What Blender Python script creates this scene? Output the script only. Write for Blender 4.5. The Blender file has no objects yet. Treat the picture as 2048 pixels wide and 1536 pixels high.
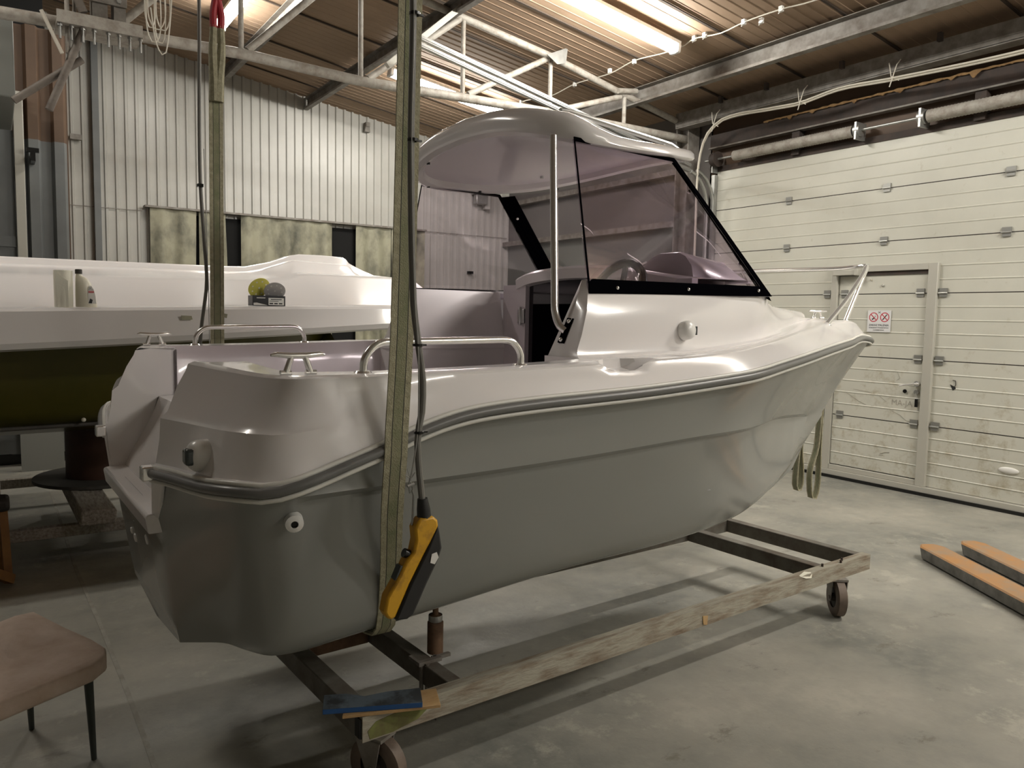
import bpy, bmesh, math, random
from mathutils import Vector, Matrix, noise
random.seed(7)
PI = math.pi
scene = bpy.context.scene
COL = scene.collection

# ------------------------------------------------------------------ camera, world, exposure
cam_d = bpy.data.cameras.new('camera')
cam_d.lens = 1540.0 / 2048.0 * 36.0
cam_d.sensor_width = 36.0
cam_d.clip_start = 0.05
cam = bpy.data.objects.new('camera', cam_d)
COL.objects.link(cam)
right = Vector((0.8306, -0.5565, 0.0199)).normalized()
fwd = Vector((0.5561, 0.8266, -0.0862)).normalized()
up = right.cross(fwd).normalized()
fwd = up.cross(right).normalized()
cam.matrix_world = Matrix(((right.x, up.x, -fwd.x, 0.0), (right.y, up.y, -fwd.y, 0.0), (right.z, up.z, -fwd.z, 1.53), (0, 0, 0, 1)))
scene.camera = cam
world = bpy.data.worlds.new('world')
world.use_nodes = True
world.node_tree.nodes['Background'].inputs[0].default_value = (0.9, 0.95, 1.0, 1)
world.node_tree.nodes['Background'].inputs[1].default_value = 0.0
scene.world = world
scene.view_settings.view_transform = 'Standard'
scene.view_settings.look = 'None'
scene.view_settings.gamma = 1.0
scene.view_settings.use_curve_mapping = False
scene.view_settings.exposure = 1.70
try:
    scene.cycles.use_denoising = True
    scene.cycles.max_bounces = 10
    scene.cycles.transparent_max_bounces = 12
    scene.cycles.sample_clamp_indirect = 6.0
    scene.cycles.caustics_reflective = False
    scene.cycles.caustics_refractive = False
except Exception:
    pass
LAMP_POWER = 47.0
LAMP_COL = (1.0, 0.965, 0.885)

# ------------------------------------------------------------------ materials
def mat(name, col, rough=0.5, metal=0.0, col2=None, scale=6.0, detail=6.0, bump=0.0, bscale=None, coat=0.0, spec=0.5, lo=0.35, hi=0.7, stretch=None):
    m = bpy.data.materials.new(name)
    m.use_nodes = True
    nt = m.node_tree
    b = nt.nodes['Principled BSDF']
    b.inputs['Base Color'].default_value = (*col, 1)
    b.inputs['Roughness'].default_value = rough
    b.inputs['Metallic'].default_value = metal
    b.inputs['Specular IOR Level'].default_value = spec
    b.inputs['Coat Weight'].default_value = coat
    b.inputs['Coat Roughness'].default_value = 0.04
    if col2 or bump:
        tc = nt.nodes.new('ShaderNodeTexCoord')
        mp = nt.nodes.new('ShaderNodeMapping')
        if stretch: mp.inputs['Scale'].default_value = stretch
        nt.links.new(tc.outputs['Object'], mp.inputs[0])
    if col2:
        n = nt.nodes.new('ShaderNodeTexNoise')
        n.inputs['Scale'].default_value = scale
        n.inputs['Detail'].default_value = detail
        n.inputs['Roughness'].default_value = 0.62
        r = nt.nodes.new('ShaderNodeValToRGB')
        r.color_ramp.elements[0].position = lo
        r.color_ramp.elements[1].position = hi
        r.color_ramp.elements[0].color = (*col, 1)
        r.color_ramp.elements[1].color = (*col2, 1)
        nt.links.new(mp.outputs[0], n.inputs['Vector'])
        nt.links.new(n.outputs['Fac'], r.inputs[0])
        nt.links.new(r.outputs[0], b.inputs['Base Color'])
    if bump:
        n2 = nt.nodes.new('ShaderNodeTexNoise')
        n2.inputs['Scale'].default_value = bscale or scale * 4
        n2.inputs['Detail'].default_value = 5
        bp = nt.nodes.new('ShaderNodeBump')
        bp.inputs['Strength'].default_value = bump
        bp.inputs['Distance'].default_value = 0.01
        nt.links.new(mp.outputs[0], n2.inputs['Vector'])
        nt.links.new(n2.outputs['Fac'], bp.inputs['Height'])
        nt.links.new(bp.outputs[0], b.inputs['Normal'])
    return m

def emis(name, col, strength):
    m = bpy.data.materials.new(name); m.use_nodes = True
    nt = m.node_tree
    b = nt.nodes['Principled BSDF']
    b.inputs['Base Color'].default_value = (0.8, 0.8, 0.8, 1)
    b.inputs['Emission Color'].default_value = (*col, 1)
    b.inputs['Emission Strength'].default_value = strength
    return m

def tint(name, col, gloss=1.0, rough=0.02):
    m = bpy.data.materials.new(name); m.use_nodes = True
    nt = m.node_tree
    for n in list(nt.nodes):
        if n.type != 'OUTPUT_MATERIAL': nt.nodes.remove(n)
    out = [n for n in nt.nodes if n.type == 'OUTPUT_MATERIAL'][0]
    t = nt.nodes.new('ShaderNodeBsdfTransparent'); t.inputs[0].default_value = (*col, 1)
    g = nt.nodes.new('ShaderNodeBsdfGlossy'); g.inputs['Roughness'].default_value = rough
    g.inputs['Color'].default_value = (0.9, 0.9, 0.9, 1)
    lw = nt.nodes.new('ShaderNodeLayerWeight'); lw.inputs['Blend'].default_value = 0.5
    pw = nt.nodes.new('ShaderNodeMath'); pw.operation = 'POWER'; pw.inputs[1].default_value = 4.0
    f = nt.nodes.new('ShaderNodeMath'); f.operation = 'MULTIPLY_ADD'; f.inputs[1].default_value = 0.55 * gloss; f.inputs[2].default_value = 0.035 * gloss
    nt.links.new(lw.outputs['Facing'], pw.inputs[0]); nt.links.new(pw.outputs[0], f.inputs[0])
    mx = nt.nodes.new('ShaderNodeMixShader')
    nt.links.new(f.outputs[0], mx.inputs[0]); nt.links.new(t.outputs[0], mx.inputs[1]); nt.links.new(g.outputs[0], mx.inputs[2])
    nt.links.new(mx.outputs[0], out.inputs['Surface'])
    return m

M = {}
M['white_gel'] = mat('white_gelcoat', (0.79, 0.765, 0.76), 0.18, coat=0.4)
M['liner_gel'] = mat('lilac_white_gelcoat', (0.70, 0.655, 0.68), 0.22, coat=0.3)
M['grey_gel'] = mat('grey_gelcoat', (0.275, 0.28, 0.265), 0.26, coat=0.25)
M['rail_grey'] = mat('rub_rail_vinyl', (0.16, 0.16, 0.155), 0.35)
M['rail_white'] = mat('rub_rail_white', (0.72, 0.71, 0.66), 0.35)
M['chrome'] = mat('polished_steel', (0.92, 0.91, 0.89), 0.18, 0.82)
M['black'] = mat('black_plastic', (0.006, 0.006, 0.006), 0.25)
M['black_acryl'] = mat('black_acrylic', (0.002, 0.002, 0.003), 0.4, spec=0.0)
M['dark_door'] = mat('smoked_acrylic', (0.018, 0.015, 0.018), 0.08)
M['glass'] = tint('tinted_glass', (0.84, 0.80, 0.84))
M['clear'] = tint('clear_film', (0.95, 0.94, 0.95), 0.35)
M['wheel'] = mat('steering_foam', (0.012, 0.012, 0.014), 0.35)
M['plastic_white'] = mat('white_plastic', (0.78, 0.77, 0.74), 0.3)
M['lens'] = mat('smoked_lens', (0.06, 0.07, 0.07), 0.1)
M['galv'] = mat('galvanised_steel', (0.44, 0.44, 0.42), 0.38, 0.75, (0.30, 0.30, 0.29), 9)
M['galv_shiny'] = mat('zinc_track', (0.66, 0.67, 0.66), 0.28, 0.9)
M['paint_truss'] = mat('dusty_white_paint', (0.40, 0.375, 0.335), 0.6, 0, (0.20, 0.165, 0.13), 14, lo=0.42, hi=0.78, bump=0.2)
M['steel_dusty'] = mat('dusty_grey_steel', (0.27, 0.255, 0.23), 0.6, 0.15, (0.14, 0.115, 0.095), 9)
M['steel_dark'] = mat('dark_rusty_steel', (0.045, 0.036, 0.032), 0.7, 0.2, (0.075, 0.05, 0.04), 8)
M['black_void'] = mat('unlit_opening', (0.003, 0.003, 0.003), 0.9)  # black colour stands in for the darkness of unlit depth
M['sling_edge'] = mat('sling_faded_web', (0.38, 0.355, 0.245), 0.85, 0, (0.24, 0.225, 0.145), 60, bump=0.35, bscale=260)
M['sling_mid'] = mat('sling_green_web', (0.175, 0.19, 0.105), 0.85, 0, (0.27, 0.255, 0.165), 16, bump=0.35, bscale=260)
M['stitch'] = mat('black_stitching', (0.012, 0.012, 0.012), 0.8)
M['red'] = mat('red_sleeve', (0.34, 0.02, 0.03), 0.6)
M['yellow'] = mat('yellow_pendant', (0.62, 0.33, 0.015), 0.42, 0, (0.22, 0.11, 0.02), 16, lo=0.52, hi=0.75)
M['pend_black'] = mat('smeared_black_rubber', (0.010, 0.010, 0.011), 0.4, 0, (0.10, 0.10, 0.09), 26, lo=0.58, hi=0.85)
M['cable_grey'] = mat('grey_cable', (0.16, 0.155, 0.14), 0.5)
M['cable_white'] = mat('white_cable', (0.62, 0.58, 0.50), 0.5)
M['green_hull'] = mat('olive_gelcoat', (0.065, 0.062, 0.008), 0.3, 0, (0.085, 0.072, 0.012), 2.0)
M['paper'] = mat('paper_towel', (0.74, 0.72, 0.62), 0.85, bump=0.15, bscale=200)
M['bottle'] = mat('cream_plastic', (0.66, 0.63, 0.52), 0.35)
M['label'] = mat('paper_label', (0.72, 0.71, 0.68), 0.5)
M['label_red'] = mat('label_red', (0.55, 0.12, 0.13), 0.5)
M['ink'] = mat('dark_ink', (0.02, 0.02, 0.022), 0.5)
M['box_black'] = mat('black_carton', (0.015, 0.016, 0.019), 0.35)
M['disc_yellow'] = mat('yellow_sanding_disc', (0.60, 0.56, 0.12), 0.45)
M['disc_clear'] = mat('pale_sanding_disc', (0.52, 0.50, 0.50), 0.35)
M['wood_pale'] = mat('pale_pine', (0.50, 0.33, 0.16), 0.6, 0, (0.40, 0.24, 0.10), 6, stretch=(2, 14, 14))
M['wood_grey'] = mat('weathered_beam', (0.40, 0.365, 0.31), 0.8, 0, (0.17, 0.15, 0.125), 5, stretch=(14, 2, 14), bump=0.4)
M['wood_orange'] = mat('orange_varnished_wood', (0.34, 0.16, 0.045), 0.5, 0, (0.22, 0.10, 0.03), 8)
M['brown_drum'] = mat('rust_brown_drum', (0.075, 0.032, 0.018), 0.6, 0, (0.05, 0.02, 0.012), 5)
M['disc_grey'] = mat('dark_plywood_disc', (0.075, 0.07, 0.06), 0.7, 0, (0.05, 0.045, 0.04), 9)
M['trolley'] = mat('flaked_rusty_paint', (0.37, 0.345, 0.28), 0.7, 0.1, (0.17, 0.115, 0.072), 16, lo=0.44, hi=0.72, bump=0.35, stretch=(0.35, 2.5, 1.6))
M['trolley_shade'] = mat('shaded_grey_steel', (0.19, 0.18, 0.155), 0.65, 0.1, (0.11, 0.085, 0.065), 9)  # darker copy of the trolley paint, shade of the unlit bars put into the colour
M['green_patch'] = mat('lime_overspray', (0.19, 0.21, 0.06), 0.7, 0, (0.12, 0.085, 0.045), 18)
M['rust'] = mat('brown_rust', (0.20, 0.115, 0.065), 0.75, 0.1, (0.09, 0.05, 0.03), 14)
M['wheel_tan'] = mat('tan_polyurethane', (0.17, 0.125, 0.095), 0.6, 0, (0.10, 0.075, 0.06), 12)
M['wheel_dark'] = mat('grimy_rubber', (0.035, 0.03, 0.025), 0.7)
M['blue'] = mat('blue_foam_block', (0.02, 0.085, 0.25), 0.5)
M['blue_top'] = mat('dusty_blue_top', (0.13, 0.165, 0.20), 0.7, 0, (0.04, 0.045, 0.05), 9, lo=0.45, hi=0.62)
M['seat'] = mat('worn_beige_suede', (0.42, 0.32, 0.25), 0.85, 0, (0.56, 0.46, 0.39), 7, bump=0.4, bscale=22)
M['leg'] = mat('grey_green_steel_leg', (0.045, 0.052, 0.046), 0.45, 0.3)
M['fork_side'] = mat('scuffed_grey_steel', (0.20, 0.195, 0.18), 0.5, 0.2, (0.09, 0.085, 0.078), 14)
M['fork_top'] = mat('worn_orange_paint', (0.42, 0.20, 0.06), 0.55, 0, (0.30, 0.22, 0.15), 9)
M['foam'] = mat('expanded_foam', (0.33, 0.20, 0.085), 0.85, 0, (0.20, 0.11, 0.045), 18, bump=0.5)
M['curtain'] = mat('grimy_pvc_curtain', (0.36, 0.345, 0.25), 0.6, 0, (0.085, 0.085, 0.065), 2.4, detail=12, lo=0.44, hi=0.70, stretch=(1.3, 1.3, 0.8))
M['duct'] = mat('grey_green_sheet', (0.16, 0.165, 0.15), 0.5)
M['alu'] = mat('aluminium_profile', (0.50, 0.485, 0.43), 0.45, 0.15)
M['pipe_dusty'] = mat('dusty_brown_pipe', (0.20, 0.175, 0.15), 0.65, 0.1, (0.11, 0.09, 0.075), 10)
M['hinge'] = mat('zinc_hinge', (0.36, 0.36, 0.34), 0.4, 0.7)
M['sign'] = mat('sign_white', (0.76, 0.76, 0.76), 0.4)
M['sign_red'] = mat('sign_red', (0.55, 0.03, 0.06), 0.4)
M['scratch'] = mat('pencil_scratch', (0.36, 0.34, 0.29), 0.7)
M['tube'] = emis('fluorescent_tube', LAMP_COL, LAMP_POWER)
M['lamp_body'] = mat('lamp_housing', (0.62, 0.60, 0.56), 0.4)

def floor_mat():
    m = bpy.data.materials.new('worn_concrete'); m.use_nodes = True
    nt = m.node_tree; b = nt.nodes['Principled BSDF']
    tc = nt.nodes.new('ShaderNodeTexCoord')
    def nz(scale, detail, rough=0.6, st=(1, 1, 1)):
        mp = nt.nodes.new('ShaderNodeMapping'); mp.inputs['Scale'].default_value = st
        n = nt.nodes.new('ShaderNodeTexNoise'); n.inputs['Scale'].default_value = scale
        n.inputs['Detail'].default_value = detail; n.inputs['Roughness'].default_value = rough
        nt.links.new(tc.outputs['Object'], mp.inputs[0]); nt.links.new(mp.outputs[0], n.inputs['Vector'])
        return n
    def ramp(n, p0, c0, p1, c1):
        r = nt.nodes.new('ShaderNodeValToRGB')
        r.color_ramp.elements[0].position = p0; r.color_ramp.elements[1].position = p1
        r.color_ramp.elements[0].color = (*c0, 1); r.color_ramp.elements[1].color = (*c1, 1)
        nt.links.new(n.outputs['Fac'], r.inputs[0]); return r
    def mix(fac, a, c):
        x = nt.nodes.new('ShaderNodeMix'); x.data_type = 'RGBA'
        nt.links.new(fac, x.inputs[0]); nt.links.new(a, x.inputs[6])
        if isinstance(c, tuple): x.inputs[7].default_value = (*c, 1)
        else: nt.links.new(c, x.inputs[7])
        return x.outputs[2]
    base = ramp(nz(0.8, 6, 0.65), 0.36, (0.185, 0.187, 0.168), 0.66, (0.39, 0.37, 0.32))
    fine = ramp(nz(9, 8, 0.7), 0.45, (0, 0, 0), 0.75, (1, 1, 1))
    c = mix(fine.outputs[0], base.outputs[0], (0.30, 0.29, 0.25))
    st = ramp(nz(2.6, 10, 0.75), 0.57, (0, 0, 0), 0.64, (0.75, 0.75, 0.75))
    c = mix(st.outputs[0], c, (0.40, 0.385, 0.33))
    dk = ramp(nz(3.3, 9, 0.72, (1.0, 1.6, 1)), 0.60, (0, 0, 0), 0.67, (0.7, 0.7, 0.7))
    c = mix(dk.outputs[0], c, (0.15, 0.14, 0.115))
    nt.links.new(c, b.inputs['Base Color'])
    rr = ramp(nz(4, 5), 0.3, (0.34,) * 3, 0.7, (0.6,) * 3)
    nt.links.new(rr.outputs[0], b.inputs['Roughness'])
    bp = nt.nodes.new('ShaderNodeBump'); bp.inputs['Strength'].default_value = 0.12; bp.inputs['Distance'].default_value = 0.02
    n = nz(22, 8); nt.links.new(n.outputs['Fac'], bp.inputs['Height']); nt.links.new(bp.outputs[0], b.inputs['Normal'])
    return m
M['floor'] = floor_mat()
M['sheet_white'] = mat('dusty_white_sheet', (0.49, 0.48, 0.445), 0.34, 0, (0.42, 0.41, 0.375), 1.6, spec=0.5, lo=0.4, hi=0.7)
M['sheet_grey'] = mat('blue_grey_sheet', (0.17, 0.18, 0.18), 0.5, 0, (0.13, 0.135, 0.135), 2)
M['sheet_brown'] = mat('brown_primer_sheet', (0.115, 0.07, 0.043), 0.6, 0, (0.085, 0.052, 0.033), 2)
M['sheet_dark'] = mat('grimy_dark_sheet', (0.13, 0.12, 0.115), 0.6, 0, (0.17, 0.155, 0.145), 1.4)
M['ceil'] = mat('brown_roof_sheet', (0.35, 0.25, 0.175), 0.7, 0, (0.27, 0.19, 0.13), 1.1, lo=0.35, hi=0.75, spec=0.2)
M['joint'] = mat('dark_roof_joint', (0.05, 0.035, 0.025), 0.9)  # dark strips marking the joints between roof sheets
M['floor_line'] = mat('filled_floor_joint', (0.33, 0.32, 0.28), 0.7, 0, (0.20, 0.19, 0.16), 12)
M['board_white'] = mat('pale_board', (0.22, 0.22, 0.20), 0.6)

def door_mat():
    m = mat('cream_door_panel', (0.62, 0.612, 0.54), 0.42, 0, (0.56, 0.55, 0.48), 1.5)
    nt = m.node_tree; b = nt.nodes['Principled BSDF']
    tc = nt.nodes.new('ShaderNodeTexCoord')
    sep = nt.nodes.new('ShaderNodeSeparateXYZ'); nt.links.new(tc.outputs['Object'], sep.inputs[0])
    mr = nt.nodes.new('ShaderNodeMapRange')
    mr.inputs['From Min'].default_value = 1.7; mr.inputs['From Max'].default_value = 0.0
    mr.inputs['To Min'].default_value = 0.0; mr.inputs['To Max'].default_value = 0.14
    nt.links.new(sep.outputs['Z'], mr.inputs['Value'])
    n = nt.nodes.new('ShaderNodeTexNoise'); n.inputs['Scale'].default_value = 7; n.inputs['Detail'].default_value = 10; n.inputs['Roughness'].default_value = 0.75
    nt.links.new(tc.outputs['Object'], n.inputs['Vector'])
    ad = nt.nodes.new('ShaderNodeMath'); ad.operation = 'ADD'
    def blob(cy, cz, ry, rz, amt):
        a_ = nt.nodes.new('ShaderNodeVectorMath'); a_.operation = 'SUBTRACT'; a_.inputs[1].default_value = (0, cy, cz)
        nt.links.new(tc.outputs['Object'], a_.inputs[0])
        m_ = nt.nodes.new('ShaderNodeVectorMath'); m_.operation = 'MULTIPLY'; m_.inputs[1].default_value = (0, 1 / ry, 1 / rz)
        nt.links.new(a_.outputs[0], m_.inputs[0])
        l_ = nt.nodes.new('ShaderNodeVectorMath'); l_.operation = 'LENGTH'; nt.links.new(m_.outputs[0], l_.inputs[0])
        r_ = nt.nodes.new('ShaderNodeMapRange'); r_.inputs['From Min'].default_value = 1.0; r_.inputs['From Max'].default_value = 0.2
        r_.inputs['To Min'].default_value = 0.0; r_.inputs['To Max'].default_value = amt
        nt.links.new(l_.outputs['Value'], r_.inputs['Value']); return r_.outputs[0]
    b1 = blob(4.05 - 2.5, 0.95, 0.55, 0.5, 0.12); b2 = blob(3.1 - 2.5, 0.55, 0.5, 0.12, 0.16)
    mxx = nt.nodes.new('ShaderNodeMath'); mxx.operation = 'MAXIMUM'; nt.links.new(b1, mxx.inputs[0]); nt.links.new(b2, mxx.inputs[1])
    mx2 = nt.nodes.new('ShaderNodeMath'); mx2.operation = 'MAXIMUM'; nt.links.new(mxx.outputs[0], mx2.inputs[0]); nt.links.new(mr.outputs[0], mx2.inputs[1])
    nt.links.new(n.outputs['Fac'], ad.inputs[0]); nt.links.new(mx2.outputs[0], ad.inputs[1])
    r = nt.nodes.new('ShaderNodeValToRGB'); r.color_ramp.elements[0].position = 0.61; r.color_ramp.elements[1].position = 0.82
    nt.links.new(ad.outputs[0], r.inputs[0])
    mx = nt.nodes.new('ShaderNodeMix'); mx.data_type = 'RGBA'
    src = b.inputs['Base Color'].links[0].from_socket
    nt.links.new(r.outputs[0], mx.inputs[0]); nt.links.new(src, mx.inputs[6]); mx.inputs[7].default_value = (0.36, 0.315, 0.22, 1)
    nt.links.new(mx.outputs[2], b.inputs['Base Color'])
    return m
M['door'] = door_mat()

# ------------------------------------------------------------------ mesh builder
WM = {}
class MB:
    def __init__(s): s.v = []; s.f = []; s.m = []; s.cur = 0
    def mat(s, i): s.cur = i; return s
    def add(s, vs, fs):
        o = len(s.v); s.v += [tuple(p) for p in vs]
        for f in fs: s.f.append(tuple(i + o for i in f)); s.m.append(s.cur)
        return s
    def box(s, x0, x1, y0, y1, z0, z1):
        vs = [(x, y, z) for x in (x0, x1) for y in (y0, y1) for z in (z0, z1)]
        return s.add(vs, [(0, 1, 3, 2), (4, 6, 7, 5), (0, 4, 5, 1), (2, 3, 7, 6), (0, 2, 6, 4), (1, 5, 7, 3)])
    def bar(s, p0, p1, w, h, upv=(0, 0, 1)):
        p0 = Vector(p0); p1 = Vector(p1); d = (p1 - p0).normalized(); u = Vector(upv)
        sd = d.cross(u)
        if sd.length < 1e-4: sd = d.cross(Vector((1, 0, 0)))
        sd.normalize(); u = sd.cross(d).normalized()
        vs = [p + sd * a * w / 2 + u * b * h / 2 for p in (p0, p1) for a in (-1, 1) for b in (-1, 1)]
        return s.add(vs, [(0, 1, 3, 2), (4, 6, 7, 5), (0, 4, 5, 1), (2, 3, 7, 6), (0, 2, 6, 4), (1, 5, 7, 3)])
    def tube(s, path, r, n=10, cap=True, closed=False):
        P = [Vector(p) for p in path]; N = len(P)
        rs = r if isinstance(r, (list, tuple)) else [r] * N
        t0 = (P[1] - P[0]).normalized()
        u = t0.cross(Vector((0, 0, 1)))
        if u.length < 1e-3: u = t0.cross(Vector((1, 0, 0)))
        u.normalize(); rings = []
        for i in range(N):
            if closed: t = (P[(i + 1) % N] - P[i - 1])
            elif i == 0: t = P[1] - P[0]
            elif i == N - 1: t = P[-1] - P[-2]
            else: t = (P[i + 1] - P[i]).normalized() + (P[i] - P[i - 1]).normalized()
            t.normalize()
            u = (u - t * u.dot(t))
            if u.length < 1e-5: u = t.orthogonal()
            u.normalize(); w = t.cross(u)
            rings.append([P[i] + (u * math.cos(2 * PI * k / n) + w * math.sin(2 * PI * k / n)) * rs[i] for k in range(n)])
        vs = [p for rg in rings for p in rg]; fs = []
        for i in range(N if closed else N - 1):
            j = (i + 1) % N
            for k in range(n):
                fs.append((i * n + k, i * n + (k + 1) % n, j * n + (k + 1) % n, j * n + k))
        if cap and not closed:
            fs.append(tuple(reversed(range(n)))); fs.append(tuple((N - 1) * n + k for k in range(n)))
        return s.add(vs, fs)
    def cyl(s, p0, p1, r0, r1=None, n=20): return s.tube([p0, p1], [r0, r0 if r1 is None else r1], n)
    def lathe(s, prof, org=(0, 0, 0), axis=(0, 0, 1), n=24):
        a = Vector(axis).normalized(); u = a.orthogonal().normalized(); w = a.cross(u); o = Vector(org)
        vs = []; fs = []; m = len(prof)
        for k in range(n):
            c = u * math.cos(2 * PI * k / n) + w * math.sin(2 * PI * k / n)
            for r, h in prof: vs.append(o + c * max(r, 1e-5) + a * h)
        for k in range(n):
            j = (k + 1) % n
            for i in range(m - 1): fs.append((k * m + i, j * m + i, j * m + i + 1, k * m + i + 1))
        return s.add(vs, fs)
    def prism(s, poly, off):
        n = len(poly); off = Vector(off)
        vs = [Vector(p) for p in poly] + [Vector(p) + off for p in poly]
        fs = [tuple(reversed(range(n))), tuple(range(n, 2 * n))]
        for i in range(n): fs.append((i, (i + 1) % n, n + (i + 1) % n, n + i))
        return s.add(vs, fs)
    def loft(s, rows, closed=False, mirror=False):
        n = len(rows[0])
        for sg in ((1, -1) if mirror else (1,)):
            vs = [(p[0], p[1] * sg, p[2]) for r in rows for p in r]; fs = []
            for i in range(len(rows) - 1):
                for k in range(n if closed else n - 1):
                    q = (i * n + k, i * n + (k + 1) % n, (i + 1) * n + (k + 1) % n, (i + 1) * n + k)
                    fs.append(q if sg == 1 else tuple(reversed(q)))
            s.add(vs, fs)
        return s
    def ball(s, c, r, n=14, sc=(1, 1, 1)):
        prof = [(math.sin(PI * i / n) * r, -math.cos(PI * i / n) * r) for i in range(n + 1)]
        t = MB().lathe(prof, (0, 0, 0), (0, 0, 1), n * 2)
        return s.add([(c[0] + p[0] * sc[0], c[1] + p[1] * sc[1], c[2] + p[2] * sc[2]) for p in t.v], t.f)
    def xf(s, mtx):
        s.v = [tuple(mtx @ Vector(p)) for p in s.v]; return s
    def build(s, name, mats, parent=None, angle=35, bevel=0, local=False, weld=True, solid=0):
        if not isinstance(mats, (list, tuple)): mats = [mats]
        inv = WM[parent].inverted() if (parent is not None and not local) else None
        vs = [inv @ Vector(p) for p in s.v] if inv else s.v
        me = bpy.data.meshes.new(name); me.from_pydata([tuple(p) for p in vs], [], s.f)
        for m in mats: me.materials.append(M[m] if isinstance(m, str) else m)
        me.polygons.foreach_set('material_index', s.m)
        bm = bmesh.new(); bm.from_mesh(me)
        if weld: bmesh.ops.remove_doubles(bm, verts=bm.verts, dist=2e-5)
        bmesh.ops.dissolve_degenerate(bm, edges=bm.edges, dist=1e-6)
        bmesh.ops.recalc_face_normals(bm, faces=bm.faces)
        bm.to_mesh(me); bm.free()
        me.polygons.foreach_set('use_smooth', [True] * len(me.polygons))
        me.set_sharp_from_angle(angle=math.radians(angle))
        o = bpy.data.objects.new(name, me); COL.objects.link(o)
        if parent is not None:
            o.parent = parent; WM[o] = WM[parent]
        else: WM[o] = Matrix.Identity(4)
        if solid:
            sm = o.modifiers.new('solid', 'SOLIDIFY'); sm.thickness = solid; sm.offset = 0
        if bevel:
            b = o.modifiers.new('bevel', 'BEVEL'); b.width = bevel; b.segments = 2; b.limit_method = 'ANGLE'; b.angle_limit = math.radians(40)
        return o

def tag(o, label=None, cat=None, group=None, kind=None):
    if label: o['label'] = label
    if cat: o['category'] = cat
    if group: o['group'] = group
    if kind: o['kind'] = kind
    return o
def thing(name, label, cat, loc=(0, 0, 0), rotz=0, group=None, kind=None):
    o = bpy.data.objects.new(name, None); COL.objects.link(o)
    o.empty_display_size = 0.1
    o.location = loc; o.rotation_euler = (0, 0, rotz)
    WM[o] = Matrix.Translation(loc) @ Matrix.Rotation(rotz, 4, 'Z')
    return tag(o, label, cat, group, kind)
KIDS = {}
def copy_tree(o, parent=None):
    c = o.copy(); COL.objects.link(c)
    if parent is not None: c.parent = parent
    for ch in [x for x in list(bpy.data.objects) if x.parent == o]: copy_tree(ch, c)
    return c

def dense(ctrl):
    P = [Vector(p) for p in ctrl]; Q = []
    for i in range(len(P) - 1):
        p0 = P[i - 1] if i else P[0] * 2 - P[1]
        p1, p2 = P[i], P[i + 1]
        p3 = P[i + 2] if i + 2 < len(P) else P[-1] * 2 - P[-2]
        d = max((p2 - p1).length, 1e-6)
        m1 = (p2 - p0) * (d / max((p1 - p0).length + d, 1e-6)); m2 = (p3 - p1) * (d / max(d + (p3 - p2).length, 1e-6))
        for k in range(12):
            t = k / 12.0; t2 = t * t; t3 = t2 * t
            Q.append(p1 * (2 * t3 - 3 * t2 + 1) + m1 * (t3 - 2 * t2 + t) + p2 * (-2 * t3 + 3 * t2) + m2 * (t3 - t2))
    Q.append(P[-1])
    return Q
def even(Q, n):
    L = [0.0]
    for a, b in zip(Q, Q[1:]): L.append(L[-1] + (b - a).length)
    out = []; j = 0
    for i in range(n):
        t = L[-1] * i / (n - 1)
        while j < len(Q) - 2 and L[j + 1] < t: j += 1
        out.append(Q[j].lerp(Q[j + 1], min(1, max(0, (t - L[j]) / max(L[j + 1] - L[j], 1e-9)))))
    return out
def cr(ctrl, n):
    """n points evenly spaced along a Catmull-Rom curve through ctrl."""
    return even(dense(ctrl) if len(ctrl) > 2 else [Vector(p) for p in ctrl], n)
def lerp_rows(a, b, t): return [p.lerp(q, t) for p, q in zip(a, b)]
def interp(tab, x):
    if x <= tab[0][0]: return tab[0][1]
    for (a, b), (c, d) in zip(tab, tab[1:]):
        if x <= c: return b + (d - b) * (x - a) / (c - a)
    return tab[-1][1]

# ------------------------------------------------------------------ the hall
def roof(x): return 4.98 - 0.14 * x if x > -3 else 5.40 + 0.14 * (x + 3)
XL, XR, YF, YB, YP = -8.0, 7.1, -5.0, 10.6, 8.9
mb = MB().box(XL, XR + 0.3, YF, YB + 0.6, -0.2, 0.0)
flr = mb.build('floor', 'floor'); tag(flr, kind='structure')
jm = MB(); jp_ = ((.345, 8.8), (.355, 5.1), (.385, 4.0), (.398, 3.3), (.404, 2.4), (.42, 0.5))
for a, b in zip(jp_, jp_[1:]): jm.bar((a[0], a[1], 0), (b[0], b[1], 0), .018, .002)
jm.build('floor_joint', 'floor_line', flr)

mb = MB()
ys = []; y = YF
while y < YB + 0.3:
    for d, z in ((0, 0), (0.078, 0), (0.083, -0.0035), (0.092, -0.0035), (0.097, 0)): ys.append((y + d, z))
    y += 0.11
mb.loft([[(x, yy, roof(x) + zz) for yy, zz in ys] for x in (XL, -3.0, 0.0, 3.5, XR + 0.15)])
ceil = mb.build('ceiling', ['ceil', 'joint'], angle=20)
jb = MB()
for k in range(15):
    yy = -4.0 + k * 1.0 + 0.055
    jb.bar((-3, yy, roof(-3) - 0.012), (XR, yy, roof(XR) - 0.012), 0.022, 0.012)
jb.build('sheet_joint', 'joint', ceil)
tag(ceil, kind='structure')

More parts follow.
